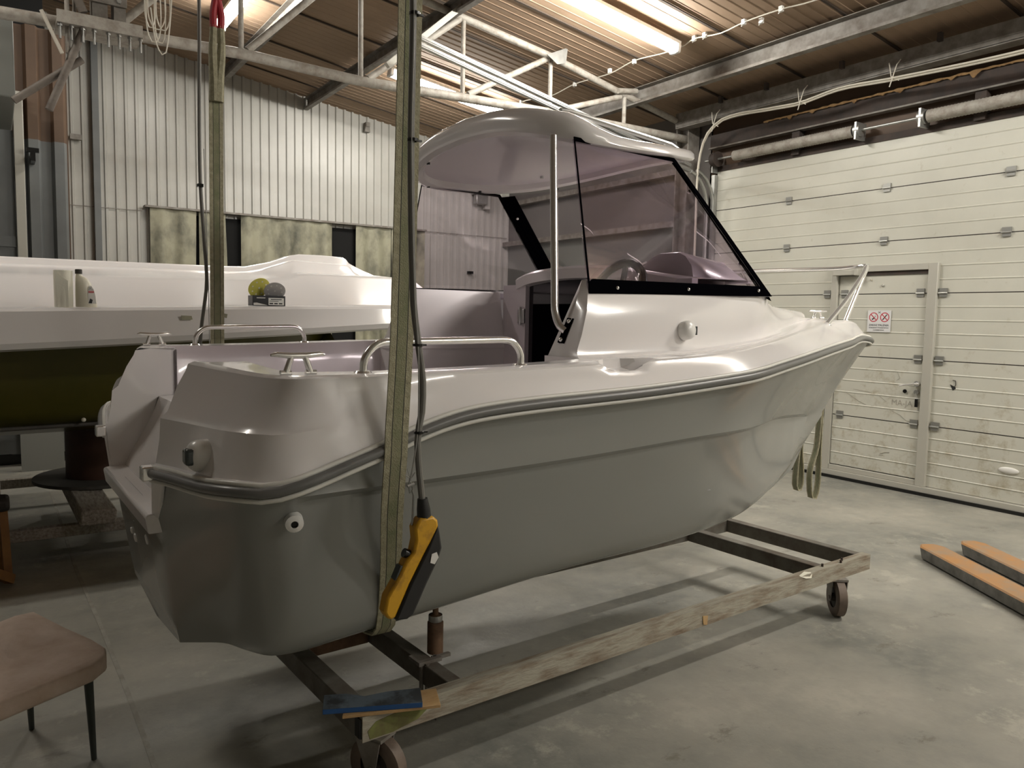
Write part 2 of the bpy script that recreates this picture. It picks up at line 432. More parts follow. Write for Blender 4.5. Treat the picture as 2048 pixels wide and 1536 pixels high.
def ribbed(x0, x1, yfun, z0, ztop, prof, per):
    pts = []; x = x0
    while x < x1:
        for d, q in prof:
            if x + d * per <= x1 + 1e-4: pts.append((x + d * per, q))
        x += per
    return [[(px, yfun - q, z0) for px, q in pts], [(px, yfun - q, ztop(px)) for px, q in pts]]
WP = ((0, 0), (0.55, 0), (0.64, 0.024), (0.86, 0.024), (0.93, 0))
mb = MB().loft(ribbed(-1.0, 7.0, YB, -0.02, lambda x: roof(x) + 0.02, WP, 0.116))
wb = mb.build('wall_back', 'sheet_white', angle=20)
tag(wb, kind='structure')
MB().box(1.035, 1.105, 10.50, 10.6, 0, 4.78).build('wall_post', 'sheet_grey', wb)
seam = MB(); seam.box(0.75, 1.56, 10.568, 10.574, 2.745, 2.752); seam.box(5.42, 6.95, 10.568, 10.574, 2.80, 2.807)
seam.build('sheet_seam', 'steel_dusty', wb)

mb = MB()
BP = ((0, 0), (0.30, 0), (0.42, 0.055), (0.80, 0.055), (0.92, 0))
mb.mat(0).loft(ribbed(-6.0, 0.66, YP, 0.1, lambda x: 3.14, BP, 0.215))
mb.mat(1).loft(ribbed(-6.0, 0.66, YP, 3.14, lambda x: 4.2, BP, 0.215))
mb.mat(2).box(-6.0, 0.66, YP - 0.03, YP + 0.05, 0, 0.1)
mb.mat(1).box(0.64, 0.66, YP, YB, 0.0, 4.2)
wp = mb.build('wall_partition', ['sheet_grey', 'sheet_brown', 'black'], angle=20)
tag(wp, kind='structure')
mb = MB().box(-6, 0.5, 9.3, 9.35, 4.0, 5.6)
mb.build('dark_void_sheet', 'black_void', wp)  # added black sheet, paints the dark void above the partition
# tall grey gate on the partition
g = thing('door_2', 'tall grey sheet-metal gate with a pale post on the left partition', 'gate', (0.0, 8.80, 0), kind='structure')
MB().box(-1.2, 0.20, 8.77, 8.82, 0.12, 3.44).build('gate_leaf', 'sheet_grey', g)
MB().box(0.205, 0.285, 8.72, 8.83, 0.05, 3.54).build('gate_post', 'alu', g, bevel=0.004)
MB().box(-1.2, 0.205, 8.75, 8.80, 2.10, 2.20).build('gate_rail', 'sheet_grey', g)

# right-hand long wall: strip above the big door, bay behind the truss column
mb = MB()
mb.mat(0).box(7.02, 7.1, YF, 6.35, 3.2, 4.1)
mb.mat(0).box(7.02, 7.1, YF, -1.3, 0, 3.2)
mb.mat(1).loft([[(7.0 + 0.0, 6.35 + i * 0.11 + d, z) for i in range(39) for d in (0, 0.08)] for z in (0.0, 4.1)])
mb.mat(2).box(6.985, 7.02, 6.35, YB, 0.0, 2.68)
wr = mb.build('wall_right', ['sheet_brown', 'sheet_dark', 'duct'], angle=20)
tag(wr, kind='structure')
MB().box(6.93, 7.0, YF, 6.3, 3.52, 3.66).build('lintel_beam', 'steel_dark', wr)
MB().box(6.90, 6.985, YF, 6.3, 3.50, 3.515).build('steel_angle', 'steel_dusty', wr)
MB().box(6.95, 7.02, YF, 6.3, 3.24, 3.30).build('head_batten', 'steel_dark', wr)
for yy in (5.1, 3.3, 1.2): MB().box(6.92, 7.0, yy, yy + 0.09, 3.26, 3.52).build('lintel_stud', 'steel_dark', wr)
for zz in (2.70, 3.32): MB().box(6.88, 6.97, 6.62, YB, zz - 0.035, zz + 0.035).build('girt', 'steel_dusty', wr)
MB().bar((6.93, 9.9, 2.62), (6.93, 8.6, 2.05), 0.05, 0.05).build('brace', 'steel_dusty', wr)
tag(MB().box(XL - 0.1, XL, YF, YB, 0, 4.8).build('wall_left', 'sheet_white'), kind='structure')
tag(MB().box(XL, XR, YF - 0.1, YF, 0, 5.5).build('wall_front', 'sheet_white'), kind='structure')

# column, purlins, eave beam, truss
col = MB()
col.box(6.78, 6.96, 6.50, 6.515, 0, 3.86); col.box(6.78, 6.96, 6.685, 6.70, 0, 3.86); col.box(6.862, 6.878, 6.51, 6.69, 0, 3.86)
tag(col.build('steel_column', 'steel_dusty'), 'grey steel column in the corner beside the big door', 'column', kind='structure')
def purlin(x, y0, y1, label, h=0.14, w=0.06, mname='steel_dusty'):
    mb = MB(); z = roof(x) - 0.03
    mb.box(x - 0.004, x + 0.004, y0, y1, z - h, z)
    mb.box(x - w, x + 0.004, y0, y1, z - h - 0.006, z - h); mb.box(x - w, x + 0.004, y0, y1, z - 0.006, z)
    mb.box(x - w, x - w + 0.005, y0, y1, z - h, z - h + 0.02)
    return tag(mb.build('purlin', mname), label, 'roof beam', kind='structure')
purlin(2.55, YF, YB - 0.03, 'roof purlin meeting the corrugated wall behind the left sling')
purlin(3.65, YF, YB - 0.03, 'roof purlin meeting the corrugated wall above the curtains')
purlin(6.08, YF, YB - 0.03, 'long pale roof purlin in front of the right-hand lamp', 0.17, 0.08)
purlin(0.35, YF, YP, 'roof purlin at the far left edge of the roof')
mb = MB(); mb.box(6.66, 6.70, YF, 6.6, 3.76, 3.92); mb.box(6.66, 6.80, YF, 6.6, 3.75, 3.765); mb.box(6.655, 6.66, YF, 6.6, 3.80, 3.815)
eb = mb.build('eave_beam', 'steel_dusty'); tag(eb, 'dusty grey eave beam running above the big door', 'roof beam', kind='structure')
for yy in (5.9, 5.3, 4.45, 3.55): MB().box(6.62, 6.66, yy, yy + 0.035, 3.90, 3.97).build('purlin_cleat', 'steel_dark', eb)

YT = 6.6
t = thing('roof_truss', 'dusty white tubular roof truss crossing the hall behind the boat', 'truss', (0, YT, 3.6), kind='structure')
MB().tube([(-6, YT, 3.55), (0.1, YT, 3.565), (1.73, YT, 3.615), (2.76, YT, 3.585), (3.8, YT, 3.62), (4.85, YT, 3.65), (6.86, YT, 3.66)], 0.043, 14).build('bottom_chord', 'paint_truss', t)
MB().tube([(0.2, YT, roof(0.2) - 0.14), (3.45, YT, roof(3.45) - 0.09), (4.84, YT, 4.21), (5.86, YT, 4.0), (6.9, YT, 3.80)], 0.035, 14).build('top_chord', 'paint_truss', t)
for x0, z0 in ((1.73, 4.6), (2.76, 4.48), (3.8, 4.36), (4.84, 4.2), (5.86, 3.99)):
    MB().cyl((x0, YT, 3.62), (x0, YT, z0), 0.022, n=12).build('strut', 'paint_truss', t)
for a, b in (((1.78, 3.65), (2.55, 4.42)), ((2.83, 3.62), (3.76, 4.34)), ((3.86, 3.66), (4.78, 4.17)), ((4.92, 3.68), (5.8, 3.97)), ((0.86, 3.66), (1.60, 4.45))):
    MB().cyl((a[0], YT, a[1]), (b[0], YT, b[1]), 0.03, n=12).build('diagonal', 'paint_truss', t)
MB().cyl((5.72, YT - 0.05, 4.01), (5.99, YT - 0.05, 4.05), 0.03, n=12).build('node_stub', 'paint_truss', t)
MB().box(0.66, 0.76, 6.52, 6.68, 3.58, 4.9).build('hanger_channel', 'steel_dusty', t)
MB().box(0.80, 0.88, 6.52, 6.68, 3.58, 4.9).build('hanger_channel', 'steel_dusty', t)
MB().box(0.645, 0.885, 6.49, 6.515, 3.74, 4.1).build('splice_plate', 'steel_dusty', t, bevel=0.003)
for bx, bz in ((0.70, 3.78), (0.83, 3.77), (0.70, 3.95), (0.83, 3.95)):
    MB().cyl((bx, 6.49, bz), (bx, 6.465, bz), 0.016, n=6).build('bolt', 'galv', t)
MB().box(0.43, 0.98, 6.44, 6.76, 3.535, 3.56).build('clamp_plate', 'paint_truss', t)
MB().box(0.43, 0.98, 6.44, 6.455, 3.56, 3.62).build('clamp_lip', 'paint_truss', t)
for i in range(8):
    bx = 0.45 + i * 0.071 + (0.02 if i > 3 else 0)
    MB().cyl((bx, 6.47, 3.54), (bx, 6.47, 3.43), 0.009, n=8).cyl((bx, 6.47, 3.53), (bx, 6.47, 3.515), 0.017, n=6).build('stud_bolt', 'galv', t)
MB().prism([(4.72, 6.5, 4.18), (4.98, 6.5, 4.30), (4.96, 6.5, 4.14), (4.85, 6.5, 4.11)], (0, 0.008, 0)).build('cleat_plate', 'galv', t)
# perforated strut beside the diagonal
mb = MB().bar((2.92, 6.40, 3.70), (3.72, 6.40, 4.42), 0.05, 0.05)
mb.build('perforated_angle', 'alu', t)
# braces under the truss at the far left
def pipe(name, p0, p1, r, label, m='pipe_dusty'):
    o = MB().cyl(p0, p1, r, n=12).build(name, m); return tag(o, label, 'pipe', kind='structure')
pipe('brace_pipe', (0.60, 6.5, 3.53), (0.37, 6.5, 2.93), 0.026, 'dusty brace pipe dropping steeply from the truss clamp plate')
pipe('brace_pipe', (0.59, 6.55, 3.33), (0.16, 6.55, 2.97), 0.026, 'dusty brace pipe sloping down to the pale gate post')
pipe('brace_pipe', (0.34, 6.48, 3.60), (0.46, 6.48, 3.33), 0.013, 'thin pale pipe angled down left of the clamp plate', 'cable_white')
pipe('brace_pipe', (0.50, 6.52, 4.4), (0.50, 6.52, 3.35), 0.016, 'vertical pale pipe behind the left end of the clamp plate', 'paint_truss')
pipe('brace_pipe', (0.42, 6.48, 4.10), (0.60, 6.48, 3.64), 0.03, 'fat dusty pipe landing on the chord beside the splice plate')
pipe('brace_pipe', (0.56, 6.56, 4.4), (0.545, 6.56, 3.38), 0.012, 'slim vertical pipe close left of the hanger channels', 'paint_truss')
o = MB().box(-1.2, 0.185, 7.0, 8.3, 3.09, 3.68).build('ventilation_duct', 'duct', bevel=0.01)
tag(o, 'grey green sheet-metal duct box at the top left edge', 'duct')
o = MB().box(0.30, 0.40, 8.62, 8.66, 2.98, 3.02); o.box(0.33, 0.37, 8.62, 8.86, 2.9, 2.98)
tag(o.build('pipe_bracket', 'black'), 'small black pipe bracket on the brown sheeting', 'bracket')

# ------------------------------------------------------------------ sectional garage door
XD = 6.96
d1 = thing('door_1', 'large cream sectional garage door with a wicket door in it', 'garage door', (XD, 2.5, 0), kind='structure')
def panel_mesh(y0, y1, z0, z1):
    mb = MB(); pr = [(0.0, z0 + 0.004), (0.0, z0 + 0.02)]
    n = max(1, round((z1 - z0) / 0.121)); st = (z1 - z0) / n
    for k in range(1, n):
        z = z0 + k * st
        pr += [(0, z - 0.010), (-0.0035, z - 0.004), (-0.004, z), (0, z + 0.006)]
    pr += [(0.0, z1 - 0.02), (0.0, z1 - 0.004)]
    mb.loft([[(XD + dx, y0, z) for dx, z in pr], [(XD + dx, y1, z) for dx, z in pr]])
    mb.box(XD + 0.012, XD + 0.045, min(y0, y1) , max(y0, y1), z0, z1)
    return mb
SE = (0.075, 0.63, 1.22, 1.82, 2.31, 2.80, 3.26)
for a, b in zip(SE, SE[1:]):
    if b <= 1.83:
        panel_mesh(6.2, 4.64, a, b).build('panel', 'door', d1, angle=25)
        panel_mesh(3.61, -1.3, a, b).build('panel', 'door', d1, angle=25)
    elif b < 2.4:
        panel_mesh(6.2, 4.64, a, b).build('panel', 'door', d1, angle=25)
        panel_mesh(3.61, -1.3, a, b).build('panel', 'door', d1, angle=25)
        panel_mesh(4.64, 3.61, 2.06, b).build('panel', 'door', d1, angle=25)
    else:
        panel_mesh(6.2, -1.3, a, b).build('panel', 'door', d1, angle=25)
sm = MB()
for z in SE[1:-1]: sm.box(XD + 0.004, XD + 0.011, -1.3, 6.2, z - 0.004, z + 0.004)
sm.build('panel_gap', 'steel_dark', d1)
mb = MB()
mb.box(6.90, 6.97, -1.3, 6.22, 0.02, 0.075)
mb.build('bottom_rail', 'alu', d1)
MB().box(6.885, 6.95, -1.3, 6.22, 0.0, 0.03).build('rubber_seal', 'black', d1)
MB().box(6.955, 6.975, -1.3, 6.22, 3.255, 3.275).build('top_edge', 'alu', d1)
fr = MB()
fr.box(6.925, 6.965, 4.575, 4.645, 0.075, 2.09); fr.box(6.925, 6.965, 3.605, 3.69, 0.075, 2.09); fr.box(6.926, 6.965, 3.69, 4.575, 2.03, 2.09)
fr.box(6.935, 6.965, 3.69, 4.575, 0.075, 0.125)
fr.build('wicket_frame', 'alu', d1, bevel=0.004)
w = MB()
for a, b in zip((0.13, 0.63, 1.22, 1.82), (0.63, 1.22, 1.82, 2.0)):
    p = panel_mesh(4.57, 3.695, a, b); p.v = [(x - 0.006, y, z) for x, y, z in p.v]
    w.add(p.v, p.f)
w = w.build('wicket_door', 'door', d1, angle=25)
hd = MB(); hd.tube([(6.95, 3.735, 1.0), (6.90, 3.735, 1.0), (6.895, 3.75, 0.998), (6.895, 3.87, 0.975)], 0.009, 8); hd.cyl((6.95, 3.735, 1.0), (6.93, 3.735, 1.0), 0.026)
hd.build('lever_handle', 'chrome', w)
MB().cyl((6.95, 3.735, 0.925), (6.935, 3.735, 0.925), 0.022).build('lock_cylinder', 'galv', w)
MB().cyl((6.95, 3.845, 0.925), (6.944, 3.845, 0.925), 0.018).build('lock_hole', 'black', w)
for y_, z_, r_ in ((4.12, 1.90, .014), (4.24, 1.955, .009)): MB().lathe([(r_, 0), (r_, .008), (r_ * .6, .014), (0, .015)], (6.954, y_, z_), (-1, 0, 0), 16).build('rubber_stop', 'alu', w)
MB().ball((6.955, 2.93, .345), .05, 10, (.25, 1.6, .55)).build('pull_grip', 'plastic_white', d1)
gap = MB(); gap.box(6.944, 6.952, 3.69, 4.575, 1.995, 2.03)
gap.build('wicket_gap', 'steel_dark', d1)
def hinge(y, z):
    mb = MB(); mb.box(XD - 0.014, XD - 0.001, y - 0.036, y + 0.036, z + 0.004, z + 0.042); mb.box(XD - 0.012, XD - 0.001, y - 0.032, y + 0.032, z - 0.034, z - 0.006)
    mb.cyl((XD - 0.016, y - 0.040, z), (XD - 0.016, y + 0.040, z), 0.008, n=10)
    mb.build('hinge', 'hinge', d1)
for y, z in ((5.21, 2.8), (4.14, 2.8), (3.08, 2.8), (5.21, 2.31), (4.14, 2.31), (3.08, 2.31), (4.70, 1.82), (4.51, 1.82), (3.76, 1.82), (3.56, 1.82), (3.745, 1.22), (3.555, 1.22), (4.70, 0.63), (4.49, 0.63), (3.745, 0.63), (3.555, 0.63), (2.6, 0.63), (2.0, 2.8), (2.0, 2.31)):
    hinge(y, z)
cl = MB(); cl.box(6.87, 6.925, 4.36, 4.60, 2.0, 2.055); cl.box(6.86, 6.93, 4.33, 4.37, 1.995, 2.06)
cl.build('door_closer', 'alu', d1, bevel=0.006)
dmg = MB(); dmg.prism([(6.956, 3.45, 1.02), (6.956, 3.405, 1.0), (6.956, 3.40, 0.985), (6.956, 3.425, 0.968)], (0.01, 0, 0))
dmg.build('dent_hole', 'ink', d1)
MB().tube([(6.956, 3.43, 1.06), (6.954, 3.405, 1.055), (6.954, 3.40, 1.02), (6.956, 3.41, 1.0)], 0.003, 6).build('torn_edge', 'steel_dark', d1)
# rough scratch marks and childlike lettering on the wicket leaf
sc = MB()
def scratch(pts, r=0.0022):
    sc.tube([(6.9525, y, z) for y, z in pts], r, 5)
scratch([(4.44, 0.86), (4.40, 0.845), (4.30, 0.79), (4.22, 0.76)]); scratch([(4.12, 0.875), (4.07, 0.845), (4.02, 0.81)], 0.0018)
scratch([(4.36, 0.90), (4.20, 0.885), (4.10, 0.86)], 0.0014); scratch([(3.97, 0.735), (3.88, 0.70), (3.82, 0.655), (3.77, 0.645)], 0.0018)
scratch([(4.05, 0.31), (4.0, 0.33), (3.96, 0.335)], 0.003); scratch([(4.06, 0.295), (4.02, 0.30)], 0.002); scratch([(3.93, 1.10), (3.90, 1.04), (3.93, 1.02)], 0.0015)
sc.build('scratch_marks', 'scratch', w)
def lettering(name, text, size, mtx, m, parent, depth=0.0006, align='CENTER'):
    cu = bpy.data.curves.new(name, 'FONT'); cu.body = text; cu.size = size; cu.extrude = depth; cu.align_x = align; cu.align_y = 'CENTER'; cu.resolution_u = 2
    ob = bpy.data.objects.new('tmp_text', cu); COL.objects.link(ob)
    dg = bpy.context.evaluated_depsgraph_get(); dg.update()
    me = bpy.data.meshes.new_from_object(ob.evaluated_get(dg))
    COL.objects.unlink(ob); bpy.data.objects.remove(ob)
    inv = WM[parent].inverted()
    me.transform(inv @ mtx); me.name = name
    me.materials.clear(); me.materials.append(M[m])
    o = bpy.data.objects.new(name, me); COL.objects.link(o); o.parent = parent; WM[o] = WM[parent]
    return o
def face_minus_x(x, y, z):   # text readable from -X, reading towards -Y
    return Matrix(((0, 0, -1, x), (-1, 0, 0, y), (0, 1, 0, z), (0, 0, 0, 1)))
lettering('scratched_letters', 'MA-JA', 0.075, face_minus_x(6.9525, 3.87, 0.81), 'scratch', w, 0.0004)

# safety sign on the wicket door
s = thing('safety_sign', 'white no smoking sign with two red prohibition rings on the wicket door', 'sign', (6.95, 4.135, 1.565))
MB().box(6.944, 6.948, 4.02, 4.25, 1.46, 1.665).build('plate', 'sign', s)
def ring(yc, zc, nm):
    mb = MB(); n = 28
    for r0, r1 in ((0.045, 0.037),):
        vo = [(6.9435, yc + r0 * math.cos(2 * PI * k / n), zc + r0 * math.sin(2 * PI * k / n)) for k in range(n)]
        vi = [(6.9435, yc + r1 * math.cos(2 * PI * k / n), zc + r1 * math.sin(2 * PI * k / n)) for k in range(n)]
        mb.add(vo + vi, [(k, (k + 1) % n, n + (k + 1) % n, n + k) for k in range(n)])
    mb.bar((6.943, yc + 0.028, zc + 0.028), (6.943, yc - 0.028, zc - 0.028), 0.001, 0.007, (0, 1, -1))
    mb.build('prohibition_ring', 'sign_red', s)
ring(4.19, 1.60, 'a'); ring(4.08, 1.60, 'b')
mb = MB(); mb.bar((6.9438, 4.205, 1.577), (6.9438, 4.185, 1.593), 0.001, 0.011, (0, 1, 1)); mb.bar((6.9438, 4.183, 1.597), (6.9438, 4.168, 1.61), 0.001, 0.004, (0, 1, 1)); mb.bar((6.9438, 4.178, 1.613), (6.9438, 4.172, 1.628), 0.001, 0.002, (0, 1, 1)); mb.build('cigarette_symbol', 'ink', s)
mb = MB(); mb.bar((6.9438, 4.10, 1.575), (6.9438, 4.06, 1.625), 0.001, 0.009, (0, 1, 1)); mb.build('vaporiser_symbol', 'ink', s)
mb = MB(); mb.bar((6.9438, 4.147, 1.655), (6.9438, 4.122, 1.637), 0.001, 0.003, (0, 1, 1)); mb.bar((6.9438, 4.122, 1.655), (6.9438, 4.147, 1.637), 0.001, 0.003, (0, 1, 1)); mb.build('crossed_mark', 'ink', s)
lettering('sign_heading', 'ZAKAZ PALENIA', 0.0265, face_minus_x(6.9435, 4.135, 1.525), 'ink', s)
lettering('sign_line', 'WYROBÓW TYTONIOWYCH', 0.0145, face_minus_x(6.9435, 4.135, 1.500), 'ink', s)
lettering('sign_line', 'I E-PAPIEROSÓW', 0.0145, face_minus_x(6.9435, 4.135, 1.478), 'ink', s)

# key with a dark fob hanging from the lock
k = thing('key_fob', 'bunch with a dark fob hanging from the wicket door lock', 'keys', (6.93, 3.725, 0.84))
MB().tube([(6.93, 3.735, 0.915), (6.93, 3.74, 0.89), (6.93, 3.725, 0.87), (6.93, 3.73, 0.915)], 0.002, 6).build('key_ring', 'chrome', k)
MB().box(6.925, 6.94, 3.712, 3.738, 0.79, 0.865).build('fob', 'black', k, bevel=0.003)

# torsion spring shaft and curved track
t = thing('torsion_spring_shaft', 'grey torsion spring shaft mounted above the cream garage door', 'door shaft', (6.86, 4.0, 3.36))
MB().cyl((6.86, -1.2, 3.36), (6.86, 6.3, 3.36), 0.013, n=12).build('shaft', 'galv', t)
def coil(y0, y1):
    path = []; n = int((y1 - y0) / 0.014)
    mb = MB(); mb.tube([(6.86, y0 + (y1 - y0) * i / n, 3.36) for i in range(n + 1)], [0.052 if i % 2 else 0.056 for i in range(n + 1)], 14)
    mb.build('torsion_spring', 'paint_truss', t)
coil(4.45, 5.88); coil(1.5, 3.74)
for yy in (4.40, 3.79):
    mb = MB(); mb.box(6.80, 6.96, yy - 0.01, yy + 0.01, 3.27, 3.43); mb.cyl((6.86, yy - 0.03, 3.36), (6.86, yy + 0.03, 3.36), 0.062); mb.build('spring_bracket', 'galv', t)
mb = MB(); mb.cyl((6.86, 6.12, 3.36), (6.86, 6.19, 3.36), 0.075); mb.cyl((6.86, 6.11, 3.36), (6.86, 6.12, 3.36), 0.085); mb.build('winding_drum', 'steel_dark', t)
MB().box(6.86, 6.98, 6.195, 6.205, 3.22, 3.44).build('end_bracket', 'galv', t)
t = thing('door_track', 'zinc double track curving from the door jamb up under the roof', 'door track', (6.0, 6.2, 3.3))
for off, zo in ((0.0, 0.0), (0.0, -0.11)):
    pts = [(6.915 + zo * 0.9, 6.22, 2.0 if zo else 0.05), (6.915 + zo * 0.9, 6.22, 2.75)] + [(6.915 + zo * 0.9 - 0.42 * (1 - math.cos(a)), 6.22 - 0.04 * a, 2.80 + 0.42 * math.sin(a) + zo * 0.2) for a in (0.3, 0.6, 0.9, 1.15, 1.35)]
    MB().tube(pts, 0.022, 8).build('curved_rail', 'galv', t)
for zo in (0.0, -0.06):
    mb = MB(); a = Vector((6.45, 6.15, 3.245 + zo)); b = Vector((3.0, 6.1, 3.905 + zo))
    mb.bar(a, b, 0.04, 0.034); mb.bar(a + Vector((0, -0.023, 0)), b + Vector((0, -0.023, 0)), 0.004, 0.012)
    mb.build('straight_rail', 'galv_shiny', t)
MB().box(6.90, 6.95, 6.19, 6.235, 0.03, 3.2).build('jamb_rail', 'galv', t)

# expanded foam bead along the lintel
mb = MB(); random.seed(3)
n = 260; rows = []
for i in range(n + 1):
    y = 5.55 - 3.6 * i / n
    amp = 0.007 + 0.012 * abs(noise.noise((y * 9, 0, 0))); drip = 0.085 * max(0, noise.noise((y * 11, 3, 0)) - 0.22) + 0.02 * max(0, noise.noise((y * 31, 9, 0)))
    dz = 0.006 * noise.noise((y * 14, 7, 0)); nr = 9
    rows.append([(6.915 - amp * 0.9 * (0.5 - 0.5 * math.cos(2 * PI * k / nr)), y, 3.668 + dz + amp * math.sin(2 * PI * k / nr) - (drip if 5 < k < 9 else 0)) for k in range(nr)])
mb.loft(rows, closed=True)
tag(mb.build('insulation_foam', 'foam'), 'ragged orange foam bead above the door lintel', 'foam', kind='stuff')

# ------------------------------------------------------------------ lamps
def lamp(loc, length, along, slope, label, group='fluorescent lamps under the roof', k=1.0):
    t = thing('fluorescent_lamp', label, 'lamp', loc, 0, group)
    d = Vector((1, 0, -slope)).normalized() if along == 'x' else Vector((0, 1, 0))
    a = Vector(loc) - d * length / 2; b = Vector(loc) + d * length / 2; upv = (0, 0, 1)
    mb = MB().bar(a, b, 0.11, 0.035, upv); mb.v = [(x, y, z + 0.052) for x, y, z in mb.v]
    mb.build('housing', 'lamp_body', t, bevel=0.005)
    sd = d.cross(Vector((0, 0, 1))).normalized(); un = sd.cross(d).normalized()
    prof = [(-0.052, 0.033), (-0.055, 0.01), (-0.045, -0.025), (-0.02, -0.042), (0.02, -0.042), (0.045, -0.025), (0.055, 0.01), (0.052, 0.033)]
    a2 = a + d * 0.04; b2 = b - d * 0.04
    mb = MB().loft([[a2 + sd * p + un * q for p, q in prof], [b2 + sd * p + un * q for p, q in prof]])
    mb.build('diffuser', emis('fluorescent_tube', LAMP_COL, LAMP_POWER * k), t)
    for e, s_ in ((a, 1), (b, -1)):
        MB().bar(e, e + d * 0.045 * s_, 0.115, 0.085, upv).build('end_cap', 'plastic_white', t, bevel=0.012)
    return t
lamp((4.66, 5.43, roof(4.66) - 0.13), 1.62, 'x', 0.14, 'bright tube lamp above the boat, nearest the big door', k=.9)
lamp((4.66, 8.40, roof(4.66) - 0.13), 1.62, 'x', 0.14, 'tube lamp glowing behind the truss, just over the hardtop', k=.5)
lamp((2.08, 8.0, roof(2.08) - 0.16), 1.55, 'y', 0, 'tube lamp at the top beside the red sling hook', k=.5)

# lamps of the same rows that hang outside the frame, plus one added fill lamp
lamp((5.35, 0.9, roof(5.35) - 0.13), 1.62, 'x', 0.14, 'tube lamp over the near side of the trolley', k=1.15)
lamp((-1.4, 5.9, roof(-1.4) - 0.13), 1.62, 'x', 0.14, 'tube lamp over the stern of the unfinished boat', k=.65)
lamp((5.5, -1.6, roof(5.5) - 0.13), 1.62, 'x', 0.14, 'tube lamp far right behind the camera', k=1.15)
lamp((4.6, -3.6, roof(4.6) - 0.13), 1.62, 'x', 0.14, 'added fill tube lamp by the wall behind the camera', k=.7)

# ------------------------------------------------------------------ the motorboat
BO = Vector((0.0002, 2.7731, 0.0)); BYAW = math.radians(1.5)
boat = thing('motorboat', 'white and grey cabin motorboat with hardtop hanging in green slings', 'motorboat', BO, BYAW)
NT, NS = 16, 110
def V(l): return [Vector(p) for p in l]
def brow(tr, sd):
    m = (len(tr) - 1) * 12; q = dense(list(tr) + list(sd)[1:])
    return even(q[:m + 1], NT) + even(q[m:], NS)[1:]
RAILT = [(.350, .45, 1.075), (.370, .62, 1.090), (.402, .83, 1.102), (.437, .945, 1.112), (.495, 1.0, 1.111), (.563, 1.02, 1.127)]
RAILS = [(.563, 1.02, 1.127), (.69, 1.02, 1.166), (.784, 1.02, 1.196), (.869, 1.02, 1.228), (.973, 1.02, 1.257), (1.068, 1.02, 1.272), (1.238, 1.02, 1.284), (1.505, 1.02, 1.294), (1.719, 1.02, 1.303), (1.956, 1.02, 1.318), (2.20, 1.015, 1.336), (2.32, 1.0, 1.348), (2.44, .97, 1.360), (2.72, .90, 1.387), (3.03, .80, 1.412), (3.35, .675, 1.428), (3.6, .57, 1.438), (3.9, .42, 1.447), (4.12, .32, 1.452), (4.4, .2, 1.442), (4.58, .11, 1.428), (4.67, .05, 1.416), (4.70, 0, 1.41)]
KN = brow([(.378, .38, .84), (.402, .58, .965), (.436, .80, 1.03), (.480, .925, 1.06), (.57, .985, 1.085)],
          [(.57, .985, 1.085), (.86, .98, 1.09), (1.2, .98, 1.097), (1.55, .97, 1.105), (2.0, .95, 1.12), (2.45, .86, 1.115), (3.0, .6, 1.095), (3.55, .33, 1.045), (3.95, .13, 1.005), (4.28, 0, .98)])
CH = brow([(.424, .375, .535), (.462, .43, .546), (.518, .52, .562), (.555, .60, .560), (.605, .675, .556)],
          [(.605, .675, .556), (.68, .695, .557), (.78, .70, .566), (1.0, .705, .585), (1.64, .70, .63), (2.3, .68, .645), (2.8, .56, .645), (3.2, .40, .665), (3.56, .26, .72), (3.9, .09, .765), (4.1, 0, .79)])
KE = brow([(.43, 0, .49), (.5, 0, .485), (.6, 0, .48)], [(.6, 0, .48), (1.0, 0, .46), (2.0, 0, .45), (3.0, 0, .45), (3.44, 0, .47), (3.75, 0, .53), (3.9, 0, .60), (4.0, 0, .65)])
HR = brow([(.364, .385, .918), (.352, .42, 1.0)] + RAILT, RAILS)
def bulge(rows, t, amt, dz=0):
    out = []
    for i, p in enumerate(rows):
        q = p.copy(); s = min(1, p.y / 0.35) * min(1, (i / NT) ** 2); q.y += amt * s; q.z += dz * s; out.append(q)
    return out
hull_rows = [HR]
for t in (0.25, 0.5, 0.75): hull_rows.append(bulge(lerp_rows(HR, KN, t), t, -0.018 * math.sin(PI * t)))
hull_rows.append(KN)
k2 = []
for i, p in enumerate(KN):
    q = p.copy(); s = min(1, max(0, (p.x - 0.45) / 0.25)) if i < NT else min(1, p.y / 0.3)
    q.y = max(0, q.y - 0.034 * s); q.z -= 0.020; k2.append(q)
hull_rows.append(k2)
for t, b in ((0.2, 0.010), (0.42, 0.022), (0.64, 0.03), (0.82, 0.028), (0.93, 0.014)): hull_rows.append(bulge(lerp_rows(k2, CH, t), t, b))
hull_rows.append(bulge(CH, 1, -0.006, 0.006))
hull_rows.append(lerp_rows(CH, KE, 0.06))
for t in (0.2, 0.45, 0.7): hull_rows.append(lerp_rows(CH, KE, t))
hull_rows.append(KE)
mb = MB().loft([[(p.x, p.y, p.z) for p in r] for r in hull_rows], mirror=True)
# outboard mounting face between the two quarters
edge = [r[0] for r in hull_rows]
edge[0].z = .93
mb.loft([[(p.x, p.y, p.z) for p in edge], [(p.x + 0.003, p.y * 0.4, p.z + (0.02 if i == 0 else 0)) for i, p in enumerate(edge)], [(p.x + 0.003, -p.y * 0.4, p.z + (0.02 if i == 0 else 0)) for i, p in enumerate(edge)], [(p.x, -p.y, p.z) for p in edge]])
hull = mb.build('hull', 'grey_gel', boat, angle=28, local=True)

